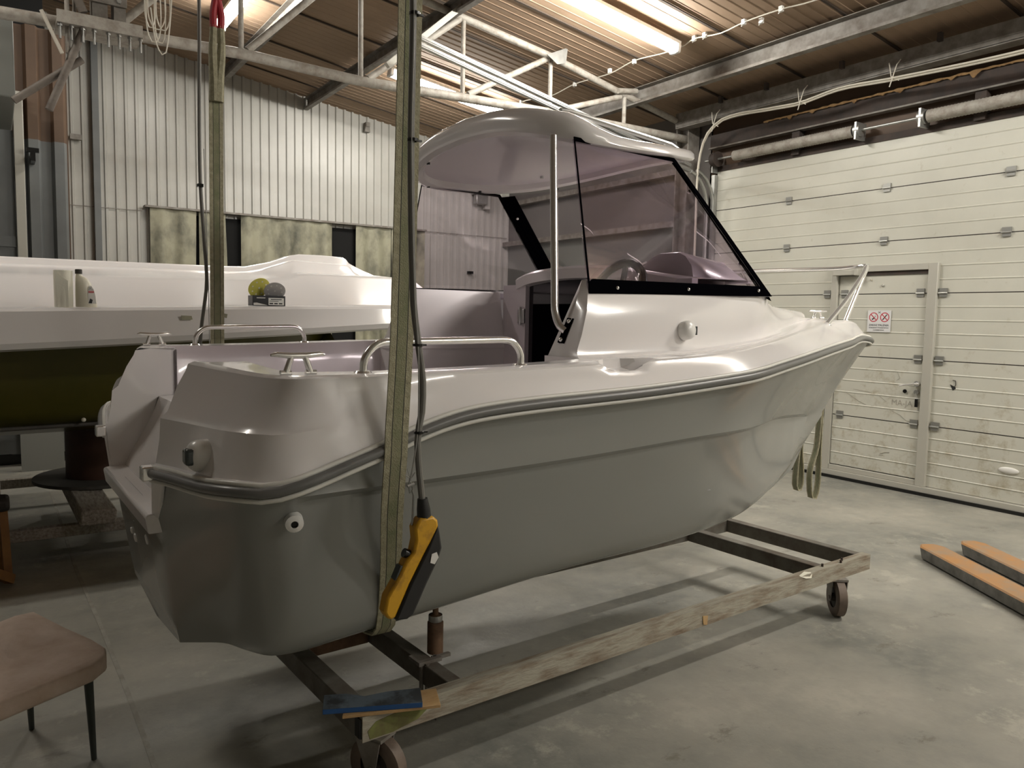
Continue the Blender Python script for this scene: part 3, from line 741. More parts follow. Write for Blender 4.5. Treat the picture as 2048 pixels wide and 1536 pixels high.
# white topsides
RT = brow(RAILT, RAILS)
GT = [(.450, .42, 1.378), (.474, .55, 1.373), (.498, .68, 1.370), (.532, .86, 1.368), (.57, .945, 1.370), (.63, .97, 1.371)]
GS = [(.63, .97, 1.371), (.711, .97, 1.371), (.85, .97, 1.374), (1.166, .97, 1.38), (1.347, .97, 1.386), (1.55, .97, 1.392), (1.765, .97, 1.399), (2.0, .97, 1.409), (2.25, .945, 1.425), (2.45, .89, 1.442), (2.66, .82, 1.458), (3.05, .66, 1.488), (3.35, .53, 1.503), (3.6, .42, 1.518), (3.95, .29, 1.54), (4.2, .2, 1.545), (4.4, .125, 1.53), (4.52, .06, 1.505), (4.57, 0, 1.495)]
GR = brow(GT, GS)
NOTCH = lambda x: max(0, min(1, (x - 1.545) / 0.07, (1.745 - x) / 0.03)) if 1.5 < x < 1.8 else 0
DT = [(.505, .45, 1.384), (.525, .58, 1.380), (.555, .72, 1.378), (.60, .80, 1.377), (.68, .83, 1.377)]
DS = [(.68, .83, 1.377), (.85, .84, 1.377), (1.3, .84, 1.388), (1.6, .825, 1.398), (2.2, .80, 1.415), (2.7, .70, 1.45), (3.2, .5, 1.495), (3.6, .28, 1.525), (3.95, .14, 1.552), (4.2, .08, 1.556), (4.35, .03, 1.545), (4.40, 0, 1.54)]
# re-sample everything forward of the stern on common stations so the deck edge can carry the fender notch
def top_rows():
    rows = []
    for f, off in ((0, .014), (.05, .016), (.085, .0), (.3, .0), (.5, .012), (.56, -.002), (.8, 0), (.94, -.003)):
        r = []
        for i, (a, b) in enumerate(zip(RT, GR)):
            p = a.lerp(b, f)
            if i < NT: p.x -= 0.018 * math.sin(PI * f) * (1 - i / (NT - 1))
            nt_ = NOTCH(p.x)
            if nt_ and f > .7: p.z -= .030 * nt_ * (f - .7) / .3
            o = off
            if f in (.5, .56): o *= max(0, 1 - max(0, p.x - 0.45) / 0.35)
            j0, j1 = max(i - 1, 0), min(i + 1, len(RT) - 1)
            tt = RT[j1].lerp(GR[j1], f) - RT[j0].lerp(GR[j0], f); nn = Vector((-tt.y, tt.x, 0))
            nn = nn.normalized() if nn.length > 1e-6 else Vector((1, 0, 0))
            p += nn * o * min(1, p.y / .25)
            r.append(p)
        rows.append(r)
    return rows
rows = top_rows()
DR = brow(DT, DS)
G2 = []
for p, q in zip(GR, DR):
    d = (q - p); d = d * (0.018 / max(d.length, 0.02)); G2.append(p + d + Vector((0, 0, 0.006)))
GN = []
for p in GR:
    k = NOTCH(p.x); GN.append(p + Vector((0, -.004 * k, -.034 * k)))
for i, p in enumerate(GR):
    k = NOTCH(p.x)
    if k: G2[i] = G2[i] + Vector((0, -.045 * k, -.030 * k))
rows += [GN, G2]
for i, q in enumerate(DR): pass
rows.append([g + (d - g) * .12 if not NOTCH(g.x) else Vector((g.x, g.y - .006, d.z + .002)) for g, d in zip(G2, DR)])
rows.append(DR)
mb = MB().loft([[(p.x, p.y, p.z) for p in r] for r in rows], mirror=True)
aftd = [p for p in DR if p.x <= .615]
mb.loft([[(p.x, p.y, p.z) for p in aftd], [(max(.607, p.x), p.y, p.z) for p in aftd]], mirror=True)
# small foredeck flat between the side decks is closed by the trunk below; quarter inner faces:
E0 = V([(.364, .385, .918), (.352, .42, 1.0)]) + [r[0] for r in rows[:9]]
E1 = cr([(.400, .395, .945), (.43, .42, 1.0), (.485, .435, 1.09), (.53, .45, 1.19), (.52, .452, 1.29), (.505, .45, 1.384)], len(E0))
mb.loft([[(p.x, p.y, p.z) for p in E0], [(a.x * .5 + b.x * .5, a.y * .5 + b.y * .5 - 0.006, a.z * .5 + b.z * .5) for a, b in zip(E0, E1)], [(p.x, p.y, p.z) for p in E1]], mirror=True)
low = [p for p in E1 if p.z <= 1.192]
mb.loft([[(p.x, p.y, p.z) for p in low] + [(.535, .45, 1.198), (.59, .46, 1.20), (.60, .46, 1.19), (.61, .46, .86)], [(p.x, -p.y, p.z) for p in low] + [(.535, -.45, 1.198), (.59, -.46, 1.20), (.60, -.46, 1.19), (.61, -.46, .86)]])
hi_ = [p for p in E1 if p.z >= 1.15]
mb.loft([[(p.x, p.y, p.z) for p in hi_], [(.585, .465, p.z) for p in hi_], [(.605, .49, p.z) for p in hi_]], mirror=True)
deck = mb.build('deck', 'white_gel', boat, angle=30, local=True)

# outboard well: sill, flange, forward wall
mb = MB()
mb.prism([(.338, -.41, .888), (.330, -.41, .938), (.336, -.41, .945), (.405, -.41, .952), (.405, -.41, .888)], (0, .82, 0))
for s in (1, -1): mb.prism([(.340, s * .445, 1.06), (.353, s * .53, 1.07), (.366, s * .40, .918), (.350, s * .385, .918)], (.012, 0, 0))
mb.build('well_sill', 'white_gel', boat, local=True, bevel=.006)
mb = MB().cyl((.385, -.30, .96), (.385, -.34, .985), .014).box(.365, .405, -.335, -.325, .952, .985)
mb.build('tie_eye', 'chrome', boat, local=True)

# cockpit liner
def seg(row, x0, x1): return [p for p in row if x0 <= p.x <= x1]
ds = seg(DR, .60, 2.30)
mb = MB()
mb.loft([[(p.x, p.y, p.z) for p in ds], [(p.x, p.y - .012, p.z - .02) for p in ds], [(p.x, p.y - .03, p.z - .06) for p in ds], [(p.x, p.y - .05, .87) for p in ds]], mirror=True)
mb.loft([[(.61, -.8, .87), (.61, .8, .87)], [(2.3, -.8, .87), (2.3, .8, .87)]])
mb.loft([[(.605, .46, 1.378), (.605, .66, 1.377), (.61, .82, 1.376)], [(.605, .46, .85), (.605, .66, .85), (.605, .80, .85)]], mirror=True)
mb.build('cockpit_liner', 'liner_gel', boat, local=True, angle=40)

# cabin sides (coamings) with the sloped aft end
SB = [(1.585, .822, 1.397), (1.7, .822, 1.398), (1.9, .815, 1.406), (2.2, .80, 1.415), (2.5, .75, 1.436), (2.7, .70, 1.452), (2.95, .62, 1.475), (3.2, .5, 1.497), (3.6, .28, 1.527), (3.95, .12, 1.553)]
ST = [(1.69, .735, 1.664), (1.76, .735, 1.665), (1.98, .732, 1.668), (2.24, .725, 1.67), (2.52, .712, 1.672), (2.70, .70, 1.668), (2.93, .55, 1.630), (3.15, .43, 1.607), (3.5, .28, 1.588), (3.90, .10, 1.562)]
sb, st = cr(SB, 40), cr(ST, 40)
mb = MB()
rws = []
for f, o in ((-.12, .006), (0, .0), (.04, -.012), (.12, -.014), (.3, .0), (.6, .012), (.9, .004), (1, 0)):
    r = []
    for i, (a, b) in enumerate(zip(sb, st)):
        p = a.lerp(b, f); p.y += o
        if i == 0 : p.x += .03 * math.sin(PI * f) * .0
        r.append(p)
    rws.append(r)
def shp(p, sg): return (p.x + (.075 * max(0, 1 - max(0, p.x - 1.6) / .6) if sg > 0 else 0), p.y * sg, p.z)
for sg in (1, -1): mb.loft([[shp(p, sg) for p in r] for r in rws])
aft_o = [r[0] for r in rws]
aft_i = [Vector((p.x + .005, .645 + (.05 * (p.z - 1.39) / .28), p.z)) for p in aft_o]
tp = [p for p in st if p.x < 2.35]
for sg in (1, -1):
    mb.loft([[shp(p, sg) for p in aft_o], [shp(Vector((p.x - .012, (p.y + q.y) / 2, p.z)), sg) for p, q in zip(aft_o, aft_i)], [shp(q, sg) for q in aft_i]])
    mb.loft([[shp(p, sg) for p in aft_i], [(2.30, p.y * sg, p.z) for p in aft_i]])
    x0 = shp(aft_i[0], sg)[0]
    mb.loft([[(x0, sg * .645, 1.40), (2.30, sg * .645, 1.40)], [(x0, sg * .66, .87), (2.30, sg * .66, .87)]])
    mb.loft([[(x0, sg * .645, 1.40), (x0, sg * .66, .87)], [(x0 - .01, sg * .80, 1.40), (x0 - .01, sg * .80, .87)]])
    mb.loft([[shp(p, sg) for p in tp], [shp(Vector((p.x, p.y - .035, p.z + .004)), sg) for p in tp]])
# trunk top between the windscreen foot and the foredeck
fwd_rows = [p for p in st if p.x > 2.62]
mb.loft([[(p.x, p.y, p.z) for p in fwd_rows], [(p.x + .03, p.y * .75, p.z + .018) for p in fwd_rows], [(p.x + .05, p.y * .4, p.z + .032) for p in fwd_rows], [(p.x + .055, 0, p.z + .036) for p in fwd_rows]], mirror=True)
fd = [p for p in DR if p.x > 3.5]
mb.loft([[(p.x, p.y, p.z) for p in fd], [(p.x, 0, p.z + .004) for p in fd]], mirror=True)
mb.build('cabin', 'white_gel', boat, local=True, angle=32)

# rub rail: grey half-round with a white lip, chrome end
rr = [p for p in RT]
def offs(row, o, dz):
    out = []
    for i, p in enumerate(row):
        t = (row[min(i + 1, len(row) - 1)] - row[max(i - 1, 0)]); nrm = Vector((-t.y, t.x, 0))
        nrm = nrm.normalized() if nrm.length > 1e-6 else Vector((0, 1, 0))
        out.append(p + nrm * o + Vector((0, 0, dz)))
    return out
o1 = offs(rr, .016, 0.0)
o2 = offs(rr, .010, -.021)
def side(row, s): return [(p.x, p.y * s, p.z) for p in row]
mb = MB()
for s in (1, -1): mb.mat(0).tube(side(o1, s), .0125, 10)
for s in (1, -1): mb.mat(1).tube(side(o2, s), .0065, 8).tube(side(offs(rr, .006, .016), s), .007, 8)
rl = mb.build('rub_rail', ['rail_grey', 'rail_white'], boat, local=True, angle=50)
for s in (1, -1):
    a = Vector(o1[0]); MB().box(a.x - .022, a.x + .012, s * a.y - .03, s * a.y + .012, a.z - .018, a.z + .022).build('rail_end_cap', 'chrome', rl, local=True, bevel=.004)

# recessed fender notch on the starboard deck edge
nb = MB()
nb.prism([(1.585, -.995, 1.345), (1.565, -.995, 1.42), (1.735, -.995, 1.42), (1.72, -.995, 1.362)], (0, .085, 0))
cutter_mesh = nb
cx = nb.build('notch_cutter', 'white_gel', boat, local=True)
bm = deck.modifiers.new('notch', 'BOOLEAN') if False else None
bpy.data.objects.remove(cx)

# hardtop
def outline(inset, n=80):
    out = []
    for k in range(n):
        a = 2 * PI * k / n; c, s = math.cos(a), math.sin(a)
        e = 1.0 if c > 0 else 2 / 4.2
        X = abs(c) ** e * (1 if c > 0 else -1); Y = abs(s) ** (2 / 2.0 if c > 0 else 2 / 4.2) * (1 if s > 0 else -1)
        x = 2.02 + X * ((.70 if X > 0 else .40) - inset) - (.02 * (1 - Y * Y) if X < 0 else 0)
        y = Y * (.645 - inset)
        out.append((x, y))
    return out
zb = lambda x, y: 2.245 - .245 * y * y + .06 * max(0, x - 2.3) * (1 - (y / .65) ** 2) + .012 * max(0, min(1, (x - 1.7) / .5)) * (1 if y > 0 else 1)
ht = lambda x: interp([(1.55, .072), (1.66, .095), (1.74, .096), (1.84, .060), (1.94, .040), (2.3, .042), (2.7, .05), (2.9, .05)], x)
def hring(inset, f, dz=0):
    return [(x, y, zb(x, y) + ht(x) * f + dz) for x, y in outline(inset)]
mb = MB()
def sring(k, f, dz=0):
    return [(2.05 + (x - 2.05) * k, y * k, zb(2.05 + (x - 2.05) * k, y * k) + ht(x) * f + dz) for x, y in outline(.055)]
def capped(mb, ring):
    zc = sum(p[2] for p in ring) / len(ring) + .002
    mb.add(list(ring) + [(2.05, 0, zc)], [(k, (k + 1) % 80, 80) for k in range(80)])
R_ = [sring(1.0, 0, .028), hring(.05, 0, .004), hring(.03, 0, -.004), hring(.008, .08), hring(0, .3), hring(.002, .7), hring(.016, .95), hring(.04, 1.06), sring(.9, 1.10), sring(.65, 1.08, .006), sring(.35, 1.0, .01)]
mb.loft(R_, closed=True); capped(mb, R_[-1])
hardtop = mb.build('hardtop', 'white_gel', boat, local=True, angle=40)
L_ = [sring(1.0, 0, .028), sring(.93, 0, .034), sring(.8, 0, .036), sring(.5, 0, .036), sring(.2, 0, .036)]
mb = MB().loft(L_, closed=True); capped(mb, L_[-1])
mb.build('headliner', 'liner_gel', hardtop, local=True, angle=60)
for x, y in ((1.80, .60), (2.1, .60), (2.5, .47), (1.66, .35)):
    MB().cyl((x, y, zb(x, y) + .004), (x, y, zb(x, y) - .006), .008, n=8).build('fixing_stud', 'black', hardtop, local=True)
for yy in (-.42, .42):
    mb = MB(); mb.tube([(1.80, yy, 2.315), (1.84, yy, 2.318), (2.40, yy, 2.275), (2.46, yy, 2.255)], .011, 10)
    mb.cyl((1.86, yy, 2.25), (1.86, yy, 2.315), .009, n=8).cyl((2.36, yy, 2.24), (2.36, yy, 2.275), .009, n=8)
    mb.build('roof_rack_bar', 'galv_shiny', hardtop, local=True)

# windows: side panes, curved front pane, black bands
def pane(quad, name, m, th, nrm):
    mb = MB().prism(quad, nrm * th); return mb.build(name, m, boat, local=True)
for s in (-1, 1):
    q = [Vector(p) for p in ((1.675 + (.06 if s > 0 else 0), s * .752, 1.612), (2.715, s * .724, 1.638), (2.235, s * .60, 2.158), (1.715 + (.05 if s > 0 else 0), s * .60, 2.165))]
    nrm = (q[1] - q[0]).cross(q[3] - q[0]).normalized()
    if nrm.y * s < 0: nrm = -nrm
    pn = MB().prism(q, nrm * .005).build('side_window', 'glass', boat, local=True)
    def qp(u, v): return q[0].lerp(q[1], u).lerp(q[3].lerp(q[2], u), v) + nrm * .006
    b = MB().prism([qp(.0, .005), qp(1.0, .0), qp(.985, .05), qp(.965, .075), qp(.02, .095), qp(.004, .075)], nrm * .006)
    b.build('lower_band', 'black_acryl', pn, local=True)
    b = MB().prism([qp(.0, .985), qp(1.0, .985), qp(1.0, 1.012), qp(0, 1.012)], nrm * .004); b.build('top_seal', 'black_acryl', pn, local=True)
    b = MB().prism([qp(0, .07), qp(.008, .07), qp(.010, 1), qp(0, 1)], nrm * .003); b.build('aft_edge', 'black_acryl', pn, local=True)
    b = MB().prism([qp(.972, .07), qp(1.0, .0), qp(1.0, 1.0), qp(.955, 1.0)], nrm * .005); b.build('front_seal', 'black_acryl', pn, local=True)
    for u in (.13, .5, .93): p = qp(u, .04); MB().ball(p + nrm * .007, .007, 8).build('screw', 'chrome', pn, local=True)
NB = 17
bot = cr([(2.705, -.715, 1.650), (2.84, -.52, 1.69), (2.95, -.25, 1.712), (2.98, 0, 1.72), (2.95, .25, 1.712), (2.84, .52, 1.69), (2.705, .715, 1.650)], NB)
topc = cr([(2.235, -.60, 2.155), (2.46, -.42, 2.19), (2.58, -.2, 2.215), (2.62, 0, 2.225), (2.58, .2, 2.215), (2.46, .42, 2.19), (2.235, .60, 2.155)], NB)
mb = MB().loft([[tuple(a.lerp(b, t)) for a, b in zip(bot, topc)] for t in (0, .25, .5, .75, 1)])
fw = mb.build('front_window', 'glass', boat, local=True, angle=60)
for k0, k1 in ((0, 1), (NB - 2, NB - 1)):
    e0, e1 = (k0, k1) if k0 == 0 else (k1, k0)
    d0 = (bot[e1] - bot[e0]).normalized() * .075; d1 = (topc[e1] - topc[e0]).normalized() * .075
    sh = Vector((-.006, 0, -.004))
    MB().prism([bot[e0] + sh, bot[e0] + d0 + sh, topc[e0] + d1 + sh, topc[e0] + sh], (-.005, 0, -.003)).build('pillar_band', 'black_acryl', fw, local=True)
    for t in (.25, .8):
        p = bot[e0].lerp(topc[e0], t) + d0 * .5 + Vector((-.016, 0, -.01)); MB().ball(p, .008, 8).build('screw', 'chrome', fw, local=True)
mb = MB().loft([[tuple(p + Vector((-.012, 0, .0))) for p in bot], [tuple(p + Vector((.02, 0, -.012))) for p in bot], [tuple(p + Vector((.035, 0, -.03))) for p in bot]])
mb.build('screen_base', 'black_acryl', fw, local=True, angle=60)
# wrinkled protective film left on the inside of the glass
for pts in ([(2.60, .35, 2.02), (2.66, .33, 1.98), (2.68, .32, 1.94)], [(2.72, .12, 1.86), (2.82, .10, 1.80), (2.86, .16, 1.70)], [(2.62, .30, 1.72), (2.72, .2, 1.75), (2.80, .06, 1.82)], [(2.62, -.42, 1.92), (2.68, -.44, 1.88), (2.74, -.46, 1.82)]):
    c_ = cr(pts, 8); MB().loft([[tuple(p + Vector((-.03, 0, 0))) for p in c_], [tuple(p + Vector((-.03, .006, .009))) for p in c_]]).build('film_crease', 'plastic_white', fw, local=True)

# dash, bulkhead, companionway
arc = cr([(2.285, .53, 1.735), (2.27, .42, 1.757), (2.25, .22, 1.772), (2.245, 0, 1.776), (2.255, -.22, 1.766), (2.28, -.42, 1.738), (2.31, -.66, 1.70)], 30)
front = [Vector((2.60 + .34 * (1 - (p.y / .75) ** 2), p.y * 1.06, 1.70 + .015 * (1 - (p.y / .75) ** 2))) for p in arc]
mb = MB().loft([[(p.x + .05, p.y * .97, p.z - .062) for p in arc], [(p.x + .004, p.y, p.z - .058) for p in arc], [(p.x, p.y, p.z - .012) for p in arc], [(p.x + .014, p.y, p.z) for p in arc], [tuple(a.lerp(b, .5)) for a, b in zip(arc, front)], [tuple(p) for p in front]])
dash = mb.build('dashboard', 'white_gel', boat, local=True, angle=45)
MB().box(2.30, 2.335, .495, .66, .87, 1.70).build('bulkhead', 'liner_gel', boat, local=True)
MB().box(2.30, 2.335, -.66, -.19, .87, 1.70).build('bulkhead', 'liner_gel', boat, local=True)
MB().box(2.29, 2.34, .445, .495, .87, 1.705).build('door_jamb', 'liner_gel', boat, local=True)
dr = MB().box(2.315, 2.33, -.19, .445, .87, 1.715).build('cabin_door', 'dark_door', boat, local=True)
MB().box(2.305, 2.314, -.16, .40, .93, 1.60).build('door_pane', 'black_acryl', dr, local=True)
for yy in (.47, .03):
    mb = MB(); mb.box(2.278, 2.288, yy - .028, yy + .028, 1.50, 1.575); mb.cyl((2.276, yy, 1.49), (2.276, yy, 1.585), .007, n=8); mb.build('hinge', 'galv_shiny', dr, local=True, bevel=.003)
pd = []
for yy, zz in ((-.20, 1.70), (-.25, 1.745), (-.33, 1.80), (-.38, 1.817), (-.49, 1.817), (-.53, 1.80), (-.565, 1.76), (-.58, 1.70)): pd.append((2.40, yy, zz))
mb = MB().loft([[(x, y, z) for x, y, z in pd], [(x + .012, y, z + .004) for x, y, z in pd], [(x + .25, y * 1.0, 1.70 + (z - 1.70) * .8) for x, y, z in pd], [(x + .38, y, 1.70) for x, y, z in pd]])
mb.add(pd, [tuple(range(len(pd)))])
mb.build('instrument_pod', 'liner_gel', dash, local=True, angle=40)
MB().box(2.62, 2.76, -.46, -.36, 1.69, 1.80).build('dash_box', 'liner_gel', dash, local=True, bevel=.02)
MB().prism([(2.08, -.635, 1.56), (2.30, -.635, 1.66), (2.30, -.635, .9), (2.18, -.635, .9)], (0, .36, 0)).build('helm_console', 'liner_gel', boat, local=True, bevel=.02)
wc = Vector((1.955, -.59, 1.622)); wn = Vector((-.92, 0.0, .39)).normalized(); wu = Vector((0, 1, 0)); wv = wn.cross(wu)
sw = MB().tube([tuple(wc + (wu * math.cos(2 * PI * k / 40) + wv * math.sin(2 * PI * k / 40)) * .135) for k in range(40)], .017, 10, closed=True).build('steering_wheel', 'wheel', boat, local=True)
for a in (25, 155, 270):
    d = wu * math.cos(math.radians(a)) + wv * math.sin(math.radians(a))
    MB().bar(tuple(wc - wn * .02 + d * .02), tuple(wc + d * .128), .022, .01, tuple(wn)).build('spoke', 'wheel', sw, local=True)
MB().lathe([(0, .012), (.03, .01), (.042, -.01), (.03, -.05), (.02, -.13)], tuple(wc - wn * .01), tuple(wn)).build('hub', 'wheel', sw, local=True)
mb = MB(); random.seed(5); rows = []
for j in range(7):
    rr_ = .150 - .02 * j if j < 6 else .02
    rows.append([tuple(wc + wn * (.026 + .012 * random.random()) + (wu * math.cos(2 * PI * k / 32) + wv * math.sin(2 * PI * k / 32)) * rr_ * (1 + .03 * random.uniform(-1, 1))) for k in range(32)])
mb.loft(rows, closed=True).build('plastic_film', 'clear', sw, local=True, angle=15)

# stainless fittings
def handrail(s):
    a, b = (.775, s * .905, 1.378), (1.285, s * .905, 1.388)
    top_z = 1.458
    p = [a, (a[0] + .004, a[1], 1.41), (a[0] + .022, a[1], 1.438), (a[0] + .05, a[1], 1.455), (a[0] + .085, a[1], top_z), (b[0] - .07, b[1], top_z + .006), (b[0] - .035, b[1], top_z + .001), (b[0] - .012, b[1], 1.44), (b[0], b[1], 1.415), b]
    h = MB().tube([tuple(q) for q in cr(p[:5], 14) + cr(p[5:], 14)], .0105, 12).build('handrail', 'chrome', boat, local=True, angle=50)
    for e in (a, b): MB().lathe([(0, .006), (.02, .005), (.024, 0), (.024, -.004)], e).build('foot', 'chrome', h, local=True)
for s in (-1, 1): handrail(s)
def cleat(x, y, z, yaw=0, k=1.0):
    mb = MB()
    mb.tube([(-.075, 0, .052), (-.06, 0, .054), (-.02, 0, .05), (.02, 0, .05), (.06, 0, .054), (.075, 0, .052)], [.004, .0075, .009, .009, .0075, .004], 10)
    for s in (-1, 1): mb.tube([(s * .018, 0, .05), (s * .034, 0, .004)], [.008, .009], 10); mb.tube([(s * .02, 0, .003), (s * .05, 0, .003)], .0085, 10)
    mb.xf(Matrix.Translation((x, y, z)) @ Matrix.Rotation(yaw, 4, 'Z') @ Matrix.Scale(k, 4))
    mb.build('mooring_cleat', 'chrome', boat, local=True, angle=50)
cleat(.605, -.895, 1.378, 0, .92); cleat(.605, .895, 1.378, 0, .92); cleat(4.27, .06, 1.562, -.35, .85)
def post(s):
    p = cr([(1.655, s * .565, 2.175), (1.611, s * .65, 1.64), (1.606, s * .658, 1.60)], 10) + cr([(1.606, s * .658, 1.60), (1.600, s * .67, 1.55), (1.604, s * .69, 1.505), (1.614, s * .712, 1.487)], 10)[1:]
    h = MB().tube([tuple(q) for q in p], .0135, 14).build('hardtop_post', 'chrome', boat, local=True, angle=50)
    mb = MB().bar((1.594, s * .715, 1.445), (1.630, s * .722, 1.53), .036, .008, (-.9, 0, .38)); mb.build('foot_plate', 'black_acryl', h, local=True)
    for q in ((1.592, s * .715, 1.457), (1.620, s * .722, 1.520)): MB().ball(q, .008, 8).build('screw', 'chrome', h, local=True)
post(-1)
# bow pulpit
tip = (4.665, -.02, 1.905)
mb = MB()
mb.tube([tuple(p) for p in cr([(3.72, -.355, 1.525), (4.1, -.235, 1.675), (4.5, -.09, 1.845), (4.62, -.035, 1.893), tip, (4.70, .06, 1.905), (4.66, .18, 1.895), (4.50, .34, 1.885), (4.22, .52, 1.868), (3.95, .68, 1.845), (3.5, .78, 1.82), (3.1, .82, 1.80)], 60)], .0135, 12)
pul = mb.build('bow_rail', 'chrome', boat, local=True, angle=50)
MB().cyl((4.29, -.115, 1.548), (4.64, -.03, 1.893), .0135, n=12).build('bow_rail_leg', 'chrome', pul, local=True)
for a, b in (((4.12, .32, 1.54), (4.15, .56, 1.862)), ((3.45, .6, 1.51), (3.55, .775, 1.822))): MB().cyl(a, b, .0105, n=10).build('bow_rail_leg', 'chrome', pul, local=True)
for e in ((3.72, -.355, 1.520), (4.29, -.115, 1.547), (4.12, .32, 1.54)): MB().lathe([(0, .01), (.022, .006), (.026, 0)], e).build('foot', 'chrome', pul, local=True)
# navigation lights, skin fittings
n_ = Vector((-.97, -.22, 0)).normalized()
c0 = Vector((.408, -.745, 1.165))
nl = MB().lathe([(.041, -.02), (.041, .010), (.038, .022), (.028, .033), (.012, .038), (0, .039)], tuple(c0), tuple(n_), 24).build('stern_light', 'plastic_white', boat, local=True)
MB().box(c0.x - .046, c0.x - .016, c0.y - .030, c0.y + .012, c0.z - .020, c0.z + .022).build('light_lens', 'lens', nl, local=True, bevel=.008)
c1 = Vector((2.13, -.79, 1.494)); n1 = Vector((.1, -1, .22)).normalized()
nl = MB().lathe([(.036, -.012), (.036, .012), (.033, .022), (.022, .031), (.0, .034)], tuple(c1), tuple(n1), 24).build('side_light', 'plastic_white', boat, local=True)
MB().bar(tuple(c1 + Vector((.027, -.016, -.016))), tuple(c1 + Vector((.027, -.016, .016))), .016, .022, (1, 0, 0)).build('light_lens', 'lens', nl, local=True)
mb = MB().lathe([(.009, .012), (.012, .012), (.022, .008), (.0225, -.02), (.009, -.02)], (.567, -.968, 1.02), (-.25, -1, -.15), 24)
th = mb.build('skin_fitting', 'plastic_white', boat, local=True)
MB().cyl((.5655, -.974, 1.019), (.5665, -.970, 1.0195), .0080, n=16).build('bore', 'black', th, local=True)
for p, r in (((.395, -.10, .79), .02), ((.403, .16, .73), .018), ((.40, .21, .745), .014), ((.385, .185, .885), .02), ((.398, .13, .80), .012)):
    MB().lathe([(0, .014), (r * .8, .012), (r, .004), (r, -.01)], p, (-1, 0, -.15), 18).build('transom_fitting', 'plastic_white', boat, local=True)
MB().box(1.98, 1.99, .74, .76, 1.54, 1.59).build('catch', 'chrome', boat, local=True)

# ------------------------------------------------------------------ trolley under the boat
TL = Vector((.904, 2.143, 0)); TY = math.radians(3.0)
tr = thing('boat_trolley', 'rusty low steel trolley on casters beneath the hanging boat', 'trolley', TL, TY)
def rail(u0, u1, v0, v1, z0, z1, m, name='frame_beam'):
    return MB().box(u0, u1, v0, v1, z0, z1).build(name, m, tr, local=True, bevel=.004)
mb = MB()
mb.mat(0).box(0.005, 3.02, 0.0, 0.05, .203, .285)
mb.mat(2).prism([(-.001, .007, .212), (-.001, .043, .212), (-.001, .043, .276), (-.001, .007, .276)], (.008, 0, 0))  # black plate paints the dark inside of the open tube end
mb.mat(1).prism([(.03, -.0012, .208), (.022, -.0012, .236), (.05, -.0012, .26), (.12, -.0012, .268), (.20, -.0012, .262), (.235, -.0012, .245), (.20, -.0012, .222), (.11, -.0012, .207)], (0, .004, 0))
mb.build('frame_beam', ['trolley', 'green_patch', 'black'], tr, local=True, weld=False)
rail(.0, .065, .05, .92, .205, .284, 'trolley_shade'); rail(2.955, 3.01, .05, .90, .205, .283, 'trolley_shade')
rail(2.585, 2.645, .05, .90, .205, .281, 'trolley_shade'); rail(.35, .405, .05, .90, .205, .281, 'trolley_shade')
rail(.05, .35, .655, .70, .205, .281, 'rust'); rail(0, 3.01, .90, .95, .203, .285, 'trolley_shade')
jp = MB(); jp.lathe([(.0, .285), (.030, .285), (.030, .40), (.024, .405), (.024, .425), (.011, .43), (.011, .5), (0, .5)], (.435, .28, 0), (0, 0, 1), 16)
jp = jp.build('jack_post', 'rust', tr, local=True)
MB().lathe([(.0255, .405), (.0262, .41), (.0262, .424), (.0255, .428)], (.435, .28, 0), (0, 0, 1), 16).build('collar', 'galv', jp, local=True)
mb = MB(); mb.box(.33, .425, .215, .235, .278, .292); mb.box(.40, .475, .235, .252, .276, .288); mb.bar((.405, .235, .282), (.47, .325, .282), .012, .012); mb.bar((.34, .30, .282), (.34, .22, .282), .012, .012)
for q in ((.345, .225), (.36, .21)): mb.cyl((q[0], q[1], .285), (q[0], q[1], .17), .008, n=8)
mb.build('clamp_bracket', 'steel_dusty', jp, local=True)
mb = MB(); mb.prism([(.37, .20, .20), (.335, .21, .15), (.28, .215, .145), (.285, .22, .13), (.35, .225, .105), (.40, .21, .06), (.42, .2, .2)], (.004, .012, 0)); mb.build('hanging_rag', 'wheel_dark', tr, local=True)
mb = MB(); mb.prism([(2.36, -.001, .285), (2.42, .01, .292), (2.46, .0, .284), (2.45, -.004, .262), (2.40, -.005, .27)], (.003, .012, .002)); mb.build('tape_scrap', 'paper', tr, local=True)
mb = MB(); mb.prism([(1.62, -.003, .25), (1.655, -.003, .245), (1.65, -.004, .205), (1.625, -.004, .212)], (0, .003, 0)); mb.build('tape_scrap', 'wood_pale', tr, local=True)
for q in ((2.60, .03), (2.78, .028), (2.74, .01)): MB().cyl((q[0], q[1], .283), (q[0], q[1], .30), .006, n=8).build('bolt', 'steel_dark', tr, local=True)
def caster(u, v, yaw, r=.098):
    X = Matrix.Translation((u, v, 0)) @ Matrix.Rotation(yaw, 4, 'Z')
    mb = MB().lathe([(r * .55, -.024), (r * .86, -.026), (r, -.020), (r, .020), (r * .86, .026), (r * .55, .024)], (0, 0, r), (0, 1, 0), 32); mb.xf(X)
    w = mb.build('caster_wheel', 'wheel_tan', tr, local=True)
    mb = MB().lathe([(0.0, -.030), (.02, -.030), (.022, -.018), (r * .56, -.016), (r * .56, .016), (.022, .018), (.02, .030), (0, .030)], (0, 0, r), (0, 1, 0), 24); mb.xf(X)
    mb.build('wheel_hub', 'wheel_dark', w, local=True)
    mb = MB()
    for s in (-1, 1): mb.prism([(-.014, s * .036, r - .02), (.016, s * .036, r - .02), (.065, s * .036, .195), (-.035, s * .036, .195)], (0, s * .004, 0))
    mb.box(-.04, .07, -.04, .04, .192, .203); mb.cyl((0, -.045, r), (0, .045, r), .010, n=10); mb.xf(X)
    mb.build('caster_fork', 'steel_dusty', tr, local=True)
